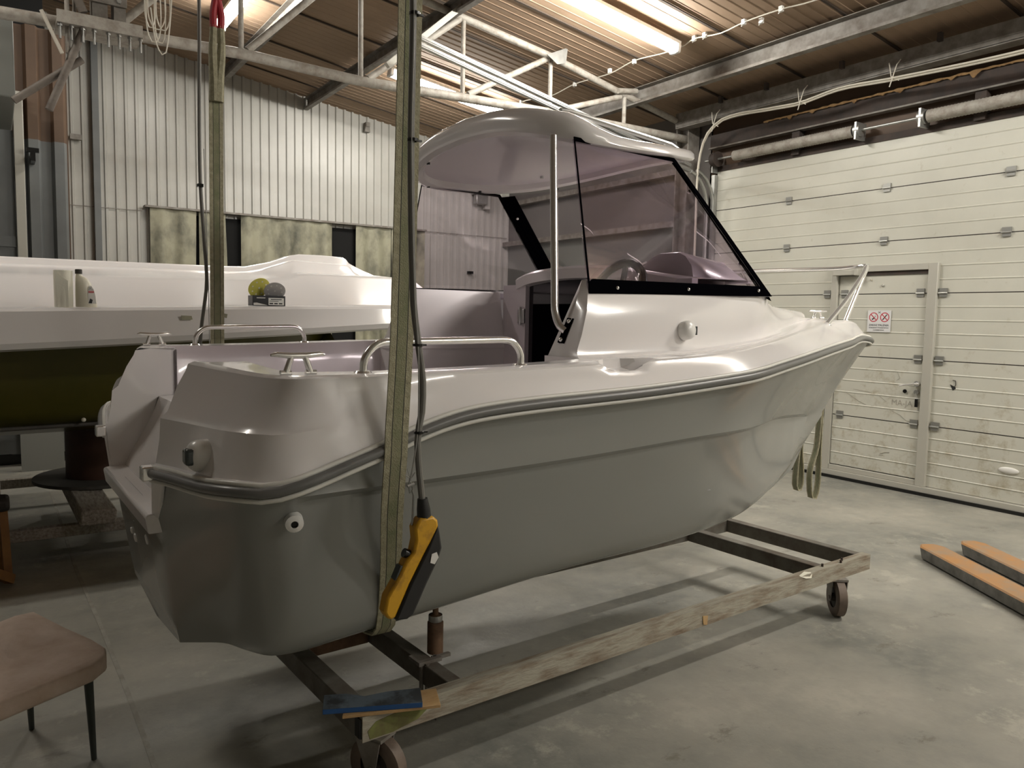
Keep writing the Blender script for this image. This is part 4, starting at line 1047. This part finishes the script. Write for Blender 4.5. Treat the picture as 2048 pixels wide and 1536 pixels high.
caster(2.74, .02, math.radians(50)); caster(.075, .03, math.radians(115))

b = thing('wooden_batten', 'pale wooden batten under the blue block on the trolley corner', 'wood strip', (1.0, 2.12, .286))
MB().prism([(.852, 2.167, .2865), (1.143, 2.070, .2865), (1.182, 2.174, .2865), (.905, 2.258, .2865)], (0, 0, .010)).build('batten', 'wood_pale', b, bevel=.001)
b = thing('sanding_block', 'long dusty blue sanding block lying on a pale batten', 'sanding block', (.95, 2.18, .297))
mb = MB(); base = [(.803, 2.204), (.985, 2.126), (1.085, 2.083), (1.122, 2.172), (1.02, 2.205), (.945, 2.215), (.90, 2.262), (.838, 2.288)]
mb.mat(0).prism([(x, y, .2972) for x, y in base], (0, 0, .016)); mb.mat(1).prism([(x, y, .3132) for x, y in base], (0, 0, .002))
mb.build('block', ['blue', 'blue_top'], b, bevel=.0015, weld=False)

# ------------------------------------------------------------------ slings, hook, pendants
def ribbon(name, path, wdir, width, parent=None, th=.005, mats=('sling_edge', 'stitch', 'sling_mid'), local=False):
    mb = MB(); P = [Vector(p) for p in path]; W = Vector(wdir).normalized()
    cuts = ((-.5, -.24, 0), (-.24, -.205, 1), (-.205, .205, 2), (.205, .24, 1), (.24, .5, 0))
    for a, b_, mi in cuts:
        rows = []
        for i, p in enumerate(P):
            t = (P[min(i + 1, len(P) - 1)] - P[max(i - 1, 0)]).normalized(); n = W.cross(t).normalized() * th / 2
            rows.append([tuple(p + W * width * a - n), tuple(p + W * width * b_ - n), tuple(p + W * width * b_ + n), tuple(p + W * width * a + n)])
        mb.mat(mi).loft(rows, closed=True)
        mb.add(rows[0], [(0, 1, 2, 3)]); mb.add(rows[-1], [(0, 1, 2, 3)])
    return mb.build(name, list(mats), parent, local=local, angle=50, weld=False)
sl = thing('lifting_sling', 'green webbing sling wrapped under the stern of the cabin boat', 'lifting sling', BO, BYAW, None)
def sxy(pts, n): return [tuple(p) for p in cr(pts, n)]
stb = sxy([(.837, -1.045, 2.75), (.832, -1.045, 2.29), (.815, -1.048, 1.5), (.800, -1.050, 1.22), (.80, -1.048, 1.18)], 26)
und = sxy([(.80, -1.048, 1.18), (.815, -1.0, 1.03), (.88, -.86, .80), (.928, -.735, .60), (.93, -.70, .565), (.93, -.5, .535), (.92, 0, .445), (.92, .5, .535), (.92, .70, .565), (.915, .735, .60), (.91, .86, .80), (.908, 1.0, 1.03), (.908, 1.048, 1.18)], 60)
prt = sxy([(.908, 1.048, 1.18), (.910, 1.045, 1.37), (.914, 1.03, 2.54)], 16)
ribbon('webbing', stb + und[1:] + prt[1:], (1, 0, 0), .063, sl, local=True)
# twisted sewn eye of the port leg with red sleeves
for dx, tw in ((-.014, 1), (.018, -1)):
    path = sxy([(.914 + dx * .5, 1.028, 2.50), (.914 + dx * .7, 1.02, 2.60), (.914 + dx * 1.2, 1.01, 2.72), (.914 + dx, 1.0, 2.83)], 12)
    MB().tube(path, [.026, .025, .024, .023, .022, .021, .020, .019, .018, .017, .016, .016], 8).build('sewn_eye_leg', 'sling_edge', sl, local=True)
    MB().tube(sxy([(.914 + dx, 1.0, 2.82), (.914 + dx * 1.1, 1.0, 2.88), (.914 + dx * .4, 1.0, 2.94), (.914, 1.0, 2.96)], 8), .016, 10).build('red_sleeve', 'red', sl, local=True)
hk = thing('hoist_hook', 'red hoist hook holding the far sling below the roof lamp', 'hook', (.90, 3.80, 2.85))
hz = MB(); c_ = Vector((.885, 3.79, 2.985))
hz.tube([tuple(c_ + Vector((.035 * math.sin(a), 0, .035 * -math.cos(a)))) for a in [i * .35 - 1.2 for i in range(12)]] + [(.885, 3.79, 3.04), (.885, 3.79, 3.09)], [.014] * 12 + [.014, .018], 10)
hz.build('hook_bow', 'red', hk)
MB().lathe([(0, 3.07), (.03, 3.075), (.035, 3.1), (.03, 3.15), (.012, 3.16), (.010, 4.35), (0, 4.35)], (.885, 3.79, 0), (0, 0, 1), 14).build('hook_block', 'red', hk)

bs = thing('lifting_sling', 'green webbing sling with two loose loops dangling beyond the bow', 'lifting sling', (4.5, 3.1, 0.4))
for px, w_, zb_, xo in ((4.375, .030, .42, -.01), (4.545, .045, .35, .02)):
    L2 = [(px + xo + .02, 3.1, 1.42), (px + xo + .005, 3.1, .95), (px + xo - .01, 3.1, .70), (px - w_, 3.1, .56), (px - w_ * 1.05, 3.1, .47), (px - w_ * .6, 3.1, zb_ + .02), (px, 3.1, zb_), (px + w_ * .6, 3.1, zb_ + .02), (px + w_ * 1.05, 3.1, .47), (px + w_, 3.1, .56), (px + xo + .018, 3.1, .70), (px + xo + .018, 3.1, .95), (px + xo + .03, 3.1, 1.42)]
    ribbon('loop', sxy(L2, 50), (0.25, 1, 0), .05, bs, th=.006)
MB().tube([(4.36, 3.1, 1.42), (4.46, 3.05, 1.46), (4.55, 3.1, 1.43), (4.60, 3.12, 1.40)], .018, 8).build('bunched_web', 'sling_edge', bs)

pe = thing('crane_pendant', 'yellow and black crane pendant hanging against the boat side', 'crane control', (.80, 1.58, .84))
YP_ = 1.58
def pp(x, z, y=YP_): return (x, y, z)
body = [(.797, 1.054), (.806, 1.062), (.838, 1.064), (.850, 1.052), (.852, 1.035), (.816, .978), (.778, .912), (.743, .840), (.733, .834), (.722, .842), (.715, .856), (.722, .890), (.752, .935), (.768, .965), (.787, .985), (.793, 1.012), (.790, 1.040)]
mb = MB().prism([(x, YP_ - .018, z) for x, z in body], (0, .036, 0)); mb.build('housing', 'yellow', pe, bevel=.006)
blk = [(.851, 1.045), (.857, 1.01), (.861, .985), (.852, .958), (.822, .905), (.788, .838), (.772, .829), (.742, .831), (.743, .839), (.778, .912), (.816, .978)]
mb = MB().prism([(x, YP_ - .020, z) for x, z in blk], (0, .038, 0)); mb.build('grip_face', 'pend_black', pe, bevel=.006)
MB().prism([(.832, YP_ - .022, .975), (.845, YP_ - .022, .978), (.850, YP_ - .022, .965), (.840, YP_ - .022, .950), (.828, YP_ - .022, .955)], (0, .003, 0)).build('button', 'plastic_white', pe)
MB().cyl(pp(.792, .972, YP_), pp(.770, .983, YP_), .011, n=12).build('button', 'black', pe)
MB().prism([(.765, YP_ - .012, .955), (.757, YP_ - .012, .957), (.742, YP_ - .012, .925), (.75, YP_ - .012, .92)], (0, .024, 0)).build('button_guard', 'lens', pe, bevel=.002)
MB().tube([pp(.822, 1.058), pp(.820, 1.08), pp(.817, 1.105)], [.017, .016, .012], 14).build('cable_boot', 'pend_black', pe)
cab = [(.812, YP_ + .08, 3.2), (.795, YP_ + .05, 2.5), (.782, YP_, 2.216), (.780, YP_, 1.895), (.789, YP_, 1.565), (.803, YP_, 1.463), (.815, YP_, 1.382), (.813, YP_, 1.301), (.803, YP_, 1.255), (.806, YP_, 1.19), (.814, YP_, 1.12), (.817, YP_, 1.095)]
MB().tube(sxy(cab, 60), .0078, 10).build('control_cable', 'cable_grey', pe)
wr_ = [(.80, YP_ + .075, 3.2), (.779, YP_ - .012, 2.2), (.776, YP_ - .012, 1.90), (.787, YP_ - .012, 1.56), (.797, YP_ - .012, 1.45), (.800, YP_ - .010, 1.30), (.797, YP_ - .01, 1.25), (.790, YP_ - .006, 1.19), (.786, YP_, 1.155)]
MB().tube(sxy(wr_, 50), .0018, 6).build('steel_wire', 'galv', pe)
mb = MB(); mb.tube([pp(.786, 1.16), pp(.782, 1.14), pp(.784, 1.122), pp(.792, 1.128), pp(.789, 1.142), pp(.783, 1.15)], .0022, 6)
mb.tube([pp(.786, 1.155), pp(.772, 1.165)], .0012, 5).tube([pp(.786, 1.155), pp(.778, 1.178)], .0012, 5).tube([pp(.787, 1.155), pp(.797, 1.168)], .0012, 5).tube([pp(.778, 1.138), pp(.795, 1.142)], .004, 6)
mb.tube([pp(.790, 1.128), pp(.794, 1.115), pp(.792, 1.06), pp(.790, 1.045)], .0025, 6)
mb.build('wire_hook', 'galv', pe)
for x, z in ((.797, 1.463), (.802, 1.262), (.782, 2.187), (.780, 1.917)):
    MB().lathe([(.009, -.003), (.0125, -.003), (.0125, .003), (.009, .003)], (x + .003, YP_ - .003, z), (0, 0, 1), 12).box(x + .012, x + .024, YP_ - .006, YP_, z - .002, z + .002).build('cable_tie', 'black', pe)

pc = thing('pendant_cable', 'thin grey pendant cable looping down behind the far gunwale', 'cable', (.83, 3.95, 1.35))
q = [(.845, 3.95, 4.3), (.845, 3.95, 2.96), (.838, 3.95, 2.20), (.853, 3.95, 1.86), (.862, 3.95, 1.68), (.852, 3.95, 1.58), (.835, 3.95, 1.46), (.827, 3.95, 1.36), (.827, 3.95, 1.22)]
MB().tube(sxy(q, 60), .0085, 8).build('cable', 'cable_grey', pc)
MB().tube([(.855, 3.94, 2.3), (.868, 3.94, 1.6), (.868, 3.94, 1.25)], .002, 6).build('steel_wire', 'galv', pc)
MB().box(.825, .850, 3.935, 3.965, 2.12, 2.135).build('cable_tie', 'black', pc)

# ------------------------------------------------------------------ unfinished boat behind
b2 = thing('boat_moulding', 'unfinished white boat moulding with olive-green hull behind the stern', 'boat', (0.5, 5.8, .8))
ZB = lambda x: interp([(-3, 1.16), (0, 1.285), (.77, 1.325), (2.28, 1.425), (3.2, 1.48)], x)
ZT = lambda x: interp([(-3, 1.47), (0, 1.525), (1.35, 1.568), (2.3, 1.592), (3.2, 1.60)], x)
LED = lambda x: interp([(-3, 1.74), (0, 1.742), (1.5, 1.765), (1.75, 1.775), (1.95, 1.80), (2.08, 1.845), (2.9, 1.845), (3.2, 1.845)], x)
BND = lambda x: interp([(-3, 1.825), (0, 1.83), (1.6, 1.85), (1.8, 1.862), (2.13, 1.975), (2.62, 1.96), (2.70, 1.87), (3.2, 1.86)], x)
TOP = lambda x: interp([(-3, 1.885), (0, 1.89), (1.5, 1.90), (1.74, 1.905), (1.95, 1.955), (2.16, 2.035), (2.45, 2.04), (2.62, 2.03), (2.655, 1.985), (2.75, 1.94), (2.9, 1.885), (3.2, 1.875)], x)
xs = [-3, -2, -1, 0, .5, 1.0, 1.4, 1.6, 1.75, 1.85, 1.95, 2.04, 2.12, 2.2, 2.3, 2.4, 2.5, 2.6, 2.63, 2.66, 2.72, 2.8, 2.9, 3.05]
mb = MB()
def sec(x):
    e = max(0, (x - 2.3) / .8); dy = .5 * e * e
    hm = max(0, min(1, (x - 1.75) / .4))
    return [(x, 5.25 + dy, ZB(x) + .02), (x, 5.02 + dy, ZB(x)), (x, 4.985 + dy, ZB(x) + .012), (x, 4.965 + dy, ZB(x) + .045), (x, 4.995 + dy, ZT(x) - .02), (x, 5.01 + dy, ZT(x) - .003), (x, 5.03 + dy, ZT(x)), (x, 5.27 + dy * .5, ZT(x) + .0), (x, 5.30 + dy * .5, ZT(x) + .012), (x, 6.10, LED(x) - .015), (x, 6.13, LED(x)), (x, 6.25 + .12 * hm, LED(x) + .022 + .0 * hm), (x, 6.50, BND(x) - .01), (x, 6.53, BND(x)), (x, 6.575, BND(x) + .008), (x, 6.60, TOP(x) - .01), (x, 6.615, TOP(x)), (x, 6.78, TOP(x)), (x, 6.86, TOP(x) - .03), (x, 6.92, 1.42), (x, 6.7, 1.40)]
mb.loft([sec(x) for x in xs])
e = sec(xs[-1]); mb.add(e, [tuple(range(len(e)))])
mb.build('deck_mould', 'white_gel', b2, angle=22)
mb = MB()
hs = []
for x, y0, y1, z0 in ((-3, 5.25, 6.6, .78), (-1.5, 5.24, 6.62, .79), (0, 5.24, 6.64, .80), (.8, 5.26, 6.62, .81), (1.3, 5.30, 6.55, .84), (1.7, 5.45, 6.4, .92), (2.0, 5.7, 6.25, 1.08), (2.2, 5.93, 6.0, 1.30)):
    zt = ZB(x) + .015; hs.append([(x, y0 - .03, zt), (x, y0 + .02, zt - .10), (x, y0 + .12, z0 + .10), (x, y0 + .20, z0 + .02), (x, y0 + .28, z0), (x, (y0 + y1) / 2, z0 - .10), (x, y1 - .28, z0), (x, y1 - .12, z0 + .1), (x, y1 + .03, zt)])
mb.loft(hs); mb.add(hs[0], [tuple(range(9))])
mb.build('hull', 'green_hull', b2, angle=40)
MB().tube([(-3, 5.44, .785), (-1.5, 5.43, .795), (0, 5.43, .805), (.8, 5.45, .815), (1.3, 5.49, .845)], .012, 8).build('hull_flange', 'disc_grey', b2)
MB().ball((.44, 5.40, .845), .014, 8).build('drain_plug', 'bottle', b2)
mb = MB(); mb.prism([(.94, 4.9715, 1.475), (1.00, 4.9715, 1.478), (.995, 4.972, 1.500), (.935, 4.972, 1.502)], (0, .004, 0)); mb.prism([(1.16, 4.9715, 1.50), (1.20, 4.9715, 1.49), (1.205, 4.972, 1.515), (1.175, 4.972, 1.52)], (0, .004, 0))
mb.build('masking_tape', 'curtain', b2)

# things standing on its side deck
def zt(x): return ZT(x)
it = thing('paper_roll', 'cream paper towel roll standing on the white boat flange', 'paper roll', (.325, 5.09, zt(.325)))
z0 = zt(.325) + .001
MB().lathe([(.018, 0), (.047, 0), (.048, .1), (.0485, .205), (.046, .209), (.018, .209), (.018, 0)], (.333, 5.09, z0), (.0, 0, 1), 28).build('roll', 'paper', it)
MB().prism([(.288, 5.048, z0 + .205), (.33, 5.040, z0 + .165), (.352, 5.044, z0 + .15), (.352, 5.044, z0 + .003), (.30, 5.051, z0 + .003)], (.001, -.002, 0)).build('loose_sheet', 'paper', it)
it = thing('plastic_bottle', 'cream plastic bottle with dark cap beside the paper roll', 'bottle', (.435, 5.08, zt(.43)))
z0 = zt(.44) + .001
mb = MB(); prof = [(.392, 0, .498, 0), (.390, .004, .502, .004), (.390, .06, .492, .06), (.391, .10, .483, .10), (.392, .14, .47, .14), (.393, .165, .452, .165), (.394, .178, .430, .178), (.396, .184, .424, .184), (.396, .19, .424, .19)]
rows = []
for xa, za, xb, zb_ in prof:
    xm, hw = (xa + xb) / 2, (xb - xa) / 2
    rows.append([(xm + hw * math.cos(2 * PI * k / 24) * (1 if abs(math.cos(2 * PI * k / 24)) < .9 else 1), 5.08 + .034 * max(.42, min(1, hw / .05)) * math.sin(2 * PI * k / 24), z0 + za) for k in range(24)])
mb.loft(rows, closed=True).add(rows[-1], [tuple(range(24))])
mb.build('bottle_body', 'bottle', it, angle=50)
MB().lathe([(0, .189), (.0185, .189), (.0185, .212), (.016, .215), (0, .215)], (.410, 5.08, z0), (0, 0, 1), 20).build('cap', 'wheel_dark', it)
lb = MB(); lb.prism([(.452, 5.0455, z0 + .02), (.492, 5.0455, z0 + .02), (.490, 5.046, z0 + .06), (.482, 5.047, z0 + .10), (.470, 5.047, z0 + .122), (.458, 5.047, z0 + .122), (.452, 5.046, z0 + .1)], (0, .0015, 0))
lb = lb.build('bottle_label', 'label', it)
MB().box(.454, .482, 5.0445, 5.0458, z0 + .082, z0 + .092).build('label_band', 'label_red', lb)
MB().box(.457, .470, 5.0445, 5.0458, z0 + .108, z0 + .111).box(.454, .478, 5.0445, 5.0458, z0 + .098, z0 + .100).prism([(.453, 5.0450, z0 + .022), (.47, 5.0450, z0 + .022), (.475, 5.0450, z0 + .042), (.462, 5.045, z0 + .05)], (0, .0008, 0)).build('label_print', 'ink', lb)
it = thing('cardboard_box', 'small black carton with a white label on the white boat flange', 'box', (1.48, 5.06, zt(1.48)))
z0 = zt(1.48) + .001
MB().box(1.375, 1.585, 5.03, 5.14, z0, z0 + .066).build('carton', 'box_black', it, bevel=.002)
lb = MB().box(1.475, 1.575, 5.0285, 5.0305, z0 + .006, z0 + .052).build('carton_label', 'label', it)
mb = MB()
for k in range(3): mb.box(1.482 + k * .03, 1.504 + k * .03, 5.0275, 5.0288, z0 + .012, z0 + .020)
mb.box(1.490, 1.56, 5.0275, 5.0288, z0 + .040, z0 + .045); mb.box(1.482, 1.54, 5.0275, 5.0288, z0 + .030, z0 + .033)
mb.build('label_print', 'ink', lb)
MB().prism([(1.38, 5.0285, z0 + .004), (1.47, 5.0285, z0 + .004), (1.40, 5.0285, z0 + .020), (1.38, 5.0285, z0 + .018)], (0, .002, 0)).box(1.40, 1.455, 5.0285, 5.0305, z0 + .048, z0 + .053).build('carton_print', 'label', it)
def sdisc(c, r, tilt, yaw, name, label, m):
    t = thing(name, label, 'sanding disc', c)
    X = Matrix.Translation(c) @ Matrix.Rotation(yaw, 4, 'Z') @ Matrix.Rotation(tilt, 4, 'X')
    mb = MB().lathe([(0, .0), (r, 0), (r, .004), (0, .004)], (0, 0, 0), (0, 0, 1), 36); mb.xf(X); mb.build('disc', m, t, angle=40)
    hb = MB()
    for k in range(8):
        a = 2 * PI * k / 8 + .2; p = (r * .66 * math.cos(a), r * .66 * math.sin(a)); hb.cyl((*p, -.0008), (*p, .0048), .0055, n=10)
    hb.cyl((0, 0, -.0008), (0, 0, .0048), .006, n=10); hb.xf(X); hb.build('dust_hole', 'label', t)
sdisc((1.432, 5.085, z0 + .115), .072, math.radians(-58), math.radians(12), 'sanding_disc', 'yellow sanding disc leaning on top of the black carton', 'disc_yellow')
sdisc((1.525, 5.06, z0 + .097), .068, math.radians(-52), math.radians(-10), 'sanding_disc', 'pale transparent sanding disc leaning against the yellow one', 'disc_clear')

# supports below the unfinished boat
dm = thing('cable_drum', 'rust brown steel drum on a dark round plate under the green hull', 'drum', (.62, 6.2, .33))
MB().lathe([(0, 0), (.235, 0), (.235, .352), (0, .352)], (.62, 6.2, .345), (0, 0, 1), 40).build('core', 'brown_drum', dm)
MB().lathe([(0, 0), (.44, 0), (.44, .022), (0, .022)], (.62, 6.2, .322), (0, 0, 1), 48).build('flange', 'disc_grey', dm)
o = MB().prism([(.385, 5.18, .225), (.585, 5.18, .225), (.590, 5.18, .315), (.395, 5.18, .32)], (-.03, 1.5, 0)).build('timber_beam', 'wood_grey', bevel=.012); tag(o, 'thick weathered timber beam carrying the round plate', 'timber beam')
cr_ = thing('boat_cradle', 'pale wooden cradle frame on the floor under the unfinished boat', 'cradle', (.2, 5.3, 0))
MB().box(-2.0, 1.1, 5.27, 5.335, .155, .222).build('front_rail', 'wood_grey', cr_, bevel=.004)
MB().bar((.72, 5.33, .19), (.95, 6.2, .24), .05, .04).build('diagonal_rail', 'wood_grey', cr_)
for x_ in (-1.5, .98): MB().box(x_ - .03, x_ + .03, 5.275, 5.33, 0, .156).build('leg', 'wood_grey', cr_)
MB().box(-2.0, 1.1, 6.9, 6.96, .155, .222).build('rear_rail', 'wood_grey', cr_)
MB().box(-.06, .0, 5.335, 6.9, .15, .215).build('cross_rail', 'wood_grey', cr_)
for x_ in (-1.5, .98): MB().box(x_ - .03, x_ + .03, 6.9, 6.96, 0, .156).build('leg', 'wood_grey', cr_)
st_ = thing('wooden_trestle', 'orange varnished wooden trestle with a dark pad at the left edge', 'trestle', (-.08, 5.1, 0))
for p0, p1 in (((.02, 5.02, .0), (.005, 5.10, .40)), ((-.30, 5.0, 0), (-.29, 5.08, .40)), ((.0, 5.2, 0), (.0, 5.14, .40))): MB().bar(p0, p1, .04, .045).build('leg', 'wood_orange', st_)
MB().bar((.035, 4.98, .03), (-.06, 4.80, .14), .035, .05).build('kick_brace', 'wood_orange', st_)
MB().box(-.36, .04, 5.02, 5.20, .40, .47).build('pad', 'wheel_dark', st_, bevel=.02)
o = MB().prism([(.17, 8.42, .0), (.52, 8.42, .0), (.515, 8.45, .62), (.165, 8.45, .62)], (0, .02, 0)).build('leaning_board', 'board_white'); tag(o, 'pale flat board standing under the green hull', 'board')

# ------------------------------------------------------------------ padded seat in the foreground
ch = thing('padded_chair', 'worn beige padded chair with dark tapered legs in the foreground', 'chair', (0, 2.8, 0))
top_ = [(.085, 3.11), (.17, 2.97), (.243, 2.80), (.268, 2.72), (.262, 2.66), (.22, 2.60), (.10, 2.535), (-.02, 2.47), (-.16, 2.42), (-.22, 2.44), (-.30, 2.60), (-.36, 2.80), (-.34, 2.90), (-.20, 3.0), (.03, 3.10)]
cx_ = sum(p[0] for p in top_) / len(top_); cy_ = sum(p[1] for p in top_) / len(top_)
def sc_(k, z): return [(cx_ + (x - cx_) * k, cy_ + (y - cy_) * k, z + (.025 if (x, y) in ((.085, 3.11), (.03, 3.10)) else 0)) for x, y in top_]
rows = [sc_(.93, .385), sc_(.985, .388), sc_(1.0, .398), sc_(1.0, .425), sc_(.99, .437), sc_(.965, .444), sc_(.8, .447), sc_(.5, .445), sc_(.1, .443)]
mb = MB().loft(rows, closed=True); mb.add(rows[-1], [tuple(range(15))]).add(rows[0], [tuple(range(15))])
so = mb.build('seat', 'seat', ch, angle=70)
for a, b in (((.215, 2.75, .39), (.236, 2.861, 0)), ((.055, 3.02, .39), (.067, 3.192, 0)), ((-.17, 2.5, .39), (-.22, 2.36, 0)), ((-.29, 2.84, .39), (-.40, 2.93, 0))):
    MB().tube([a, b], [.0155, .009], 12).build('leg', 'leg', ch)

# ------------------------------------------------------------------ pallet truck forks
pf = thing('pallet_truck', 'steel pallet truck forks with worn orange tops on the right-hand floor', 'pallet truck', (5.0, 2.3, 0))
def fork(tip, end, w=.165):
    a = Vector((*tip, 0)); b = Vector((*end, 0)); d = (b - a).normalized(); sd = Vector((-d.y, d.x, 0))
    z0, z1 = .012, .085
    pr = lambda z, ins, l0: [a + d * l0 - sd * (w / 2 - ins - .035) , a + d * (l0 + .06) - sd * (w / 2 - ins), b - sd * (w / 2 - ins), b + sd * (w / 2 - ins), a + d * (l0 + .06) + sd * (w / 2 - ins), a + d * l0 + sd * (w / 2 - ins - .035)]
    lo = [tuple(p + Vector((0, 0, z0))) for p in pr(0, .004, .02)]; hi = [tuple(p + Vector((0, 0, z1 - .008))) for p in pr(0, 0, 0)]; tp_ = [tuple(p + Vector((0, 0, z1))) for p in pr(0, .008, .008)]
    mb = MB(); mb.mat(0).loft([lo, hi], closed=True).add(lo, [tuple(range(6))]); mb.mat(1).loft([hi, tp_], closed=True).add(tp_, [tuple(range(6))])
    for f_ in (.25, .85):
        c_ = a + d * (b - a).length * f_; mb.mat(0).cyl(tuple(c_ - sd * .05 + Vector((0, 0, .036))), tuple(c_ + sd * .05 + Vector((0, 0, .036))), .036, n=14)
    mb.build('fork', ['fork_side', 'fork_top'], pf, weld=False)
fork((5.11, 2.61), (4.44, 1.55)); fork((5.44, 2.51), (4.77, 1.45))
MB().bar((4.30, 1.49, .09), (4.90, 1.30, .09), .2, .14).build('yoke', 'fork_side', pf, bevel=.01)

# ------------------------------------------------------------------ things on the far wall and along the roof
cu = thing('strip_curtain', 'grimy cream plastic strip curtains over a dark opening in the far wall', 'curtain', (3.5, 10.45, 2.8))
MB().box(1.57, 5.42, 10.42, 10.57, 2.785, 2.81).build('curtain_rail', 'steel_dusty', cu)
random.seed(11)
def drape(x0, x1, z0, skew=0):
    mb = MB(); n = max(6, int((x1 - x0) / .03)); rows = []
    for z in (2.785, 2.6, 2.3, 1.9, 1.4, .9, z0):
        k = (2.785 - z) / 2.0
        rows.append([(x0 + (x1 - x0) * i / n + skew * k * (i / n), 10.46 + .034 * math.sin((x0 + (x1 - x0) * i / n) * 24) * (.4 + k) + .012 * noise.noise((i * .3, z * 2, x0)), z) for i in range(n + 1)])
    mb.loft(rows); return mb.build('curtain_strip', 'curtain', cu, angle=60)
drape(1.63, 2.17, .1, -.03); drape(2.20, 2.52, .1, .05); drape(2.72, 3.96, .1); drape(4.31, 4.85, .1); drape(4.86, 5.40, .1, -.02)
d2 = MB().box(2.05, 5.30, 10.555, 10.60, 0, 2.74).build('door_3', 'black_void'); tag(d2, kind='structure')  # flat black box paints the darkness of the opening behind the curtains
fl = thing('floodlight', 'grey floodlight on a bracket high on the far wall', 'floodlight', (6.40, 10.5, 3.4))
MB().box(6.28, 6.48, 10.42, 10.52, 3.28, 3.42).build('housing', 'galv', fl, bevel=.01)
MB().box(6.47, 6.56, 10.47, 10.56, 3.22, 3.50).build('bracket', 'sheet_white', fl)
MB().box(6.26, 6.46, 10.40, 10.57, 3.43, 3.50).build('hood', 'galv', fl)
o = MB().box(6.22, 6.30, 10.52, 10.58, 2.20, 2.24).build('wall_hook', 'black'); tag(o, 'small dark hook on the far wall above the boat side', 'hook')
o = MB().prism([(4.46, 10.5, 4.12), (4.54, 10.5, 4.12), (4.53, 10.5, 4.22), (4.47, 10.5, 4.22)], (0, .06, 0)); o.box(4.47, 4.53, 10.48, 10.57, 4.19, 4.25)
tag(o.build('beam_bracket', 'steel_dusty'), 'small empty steel bracket at the top of the far wall', 'bracket')
o = MB().box(.80, .92, 10.50, 10.56, 3.50, 3.56).build('wall_socket_plate', 'steel_dusty'); tag(o, 'small dusty plate on the white sheeting beside the grey post', 'plate')

cc = thing('lamp_cable', 'thin white cable clipped along the ceiling between two lamps', 'cable', (5.56, 6.0, 4.15))
pts = [(5.47, 8.4, 4.10), (5.5, 8.1, roof(5.5) - .025), (5.56, 7.56, roof(5.56) - .05), (5.55, 7.1, roof(5.55) - .025), (5.56, 6.5, roof(5.56) - .05), (5.55, 6.12, roof(5.55) - .02), (5.56, 5.7, roof(5.56) - .05), (5.55, 5.45, roof(5.55) - .06), (5.55, 5.3, roof(5.55) - .03), (5.58, 5.0, roof(5.6) - .05), (5.585, 4.75, roof(5.585) - .03), (5.6, 4.37, roof(5.6) - .03), (5.62, 4.1, roof(5.6) - .05), (5.66, 3.5, roof(5.66) - .03), (5.66, 1.0, roof(5.66) - .04)]
MB().tube(sxy(pts, 90), .006, 6).build('cable', 'cable_white', cc)
for x_, y_ in ((5.5, 8.1), (5.55, 7.1), (5.55, 6.5), (5.55, 6.12), (5.55, 5.3), (5.56, 5.18), (5.585, 4.75), (5.66, 4.62), (5.6, 4.37)):
    mb = MB(); z_ = roof(x_); mb.box(x_ - .014, x_ + .014, y_ - .018, y_ + .018, z_ - .05, z_ - .005); mb.bar((x_ - .03, y_ - .05, z_ - .04), (x_ + .03, y_ + .05, z_ - .045), .006, .006)
    mb.build('cable_clip', 'plastic_white', cc)
ec = thing('cable_bundle', 'white cable bundle sagging along the eave above the garage door', 'cable', (6.6, 5.0, 3.65))
base = [(6.62, 6.20, 0.3), (6.62, 6.19, 2.0), (6.6, 6.17, 2.6), (6.6, 6.175, 3.0), (6.6, 6.145, 3.376), (6.6, 6.05, 3.58), (6.6, 5.81, 3.70), (6.6, 5.17, 3.675), (6.6, 4.87, 3.66), (6.6, 4.45, 3.70), (6.6, 3.92, 3.665), (6.6, 2.9, 3.625), (6.6, 1.5, 3.66)]
for dx, dz, r in ((0, 0, .012), (-.018, .012, .009), (.012, .020, .008)):
    MB().tube(sxy([(x + dx, y + dx * .6, z + dz * (1 if z > 3.5 else 0)) for x, y, z in base], 70), r, 8).build('cable', 'cable_white', ec)
for y_, z_ in ((4.86, 3.665), (3.93, 3.67), (5.95, 3.66)):
    mb = MB(); mb.tube([(6.59, y_ + .03, z_ - .06), (6.575, y_, z_), (6.60, y_ - .02, z_ + .12), (6.64, y_ - .03, z_ + .17)], .005, 5); mb.tube([(6.60, y_ - .05, z_ - .02), (6.575, y_ + .01, z_ + .02), (6.60, y_ + .05, z_ + .15)], .005, 5)
    mb.build('tie', 'cable_white', ec)
wl = thing('coiled_cable', 'coil of thin white cable hung over the truss at the top left', 'cable', (1.06, 6.42, 3.7))
mb = MB(); random.seed(2)
for k in range(5):
    cx0 = 1.03 + .022 * k; w0 = .035 + .012 * (k % 3); zb0 = 3.60 - .05 * ((k * 2) % 4)
    mb.tube(sxy([(cx0 - w0 * .4, 6.43, 4.15), (cx0 - w0, 6.42, 3.85), (cx0 - w0 * .9, 6.42, zb0 + .08), (cx0, 6.415, zb0), (cx0 + w0 * .9, 6.42, zb0 + .08), (cx0 + w0, 6.42, 3.85), (cx0 + w0 * .4, 6.43, 4.15)], 30), .005, 6)
mb.tube(sxy([(1.03, 6.40, 3.75), (1.06, 6.40, 3.52), (1.10, 6.40, 3.43), (1.13, 6.40, 3.45), (1.17, 6.41, 3.75), (1.19, 6.42, 4.15)], 30), .005, 6)
mb.build('loops', 'cable_white', wl)
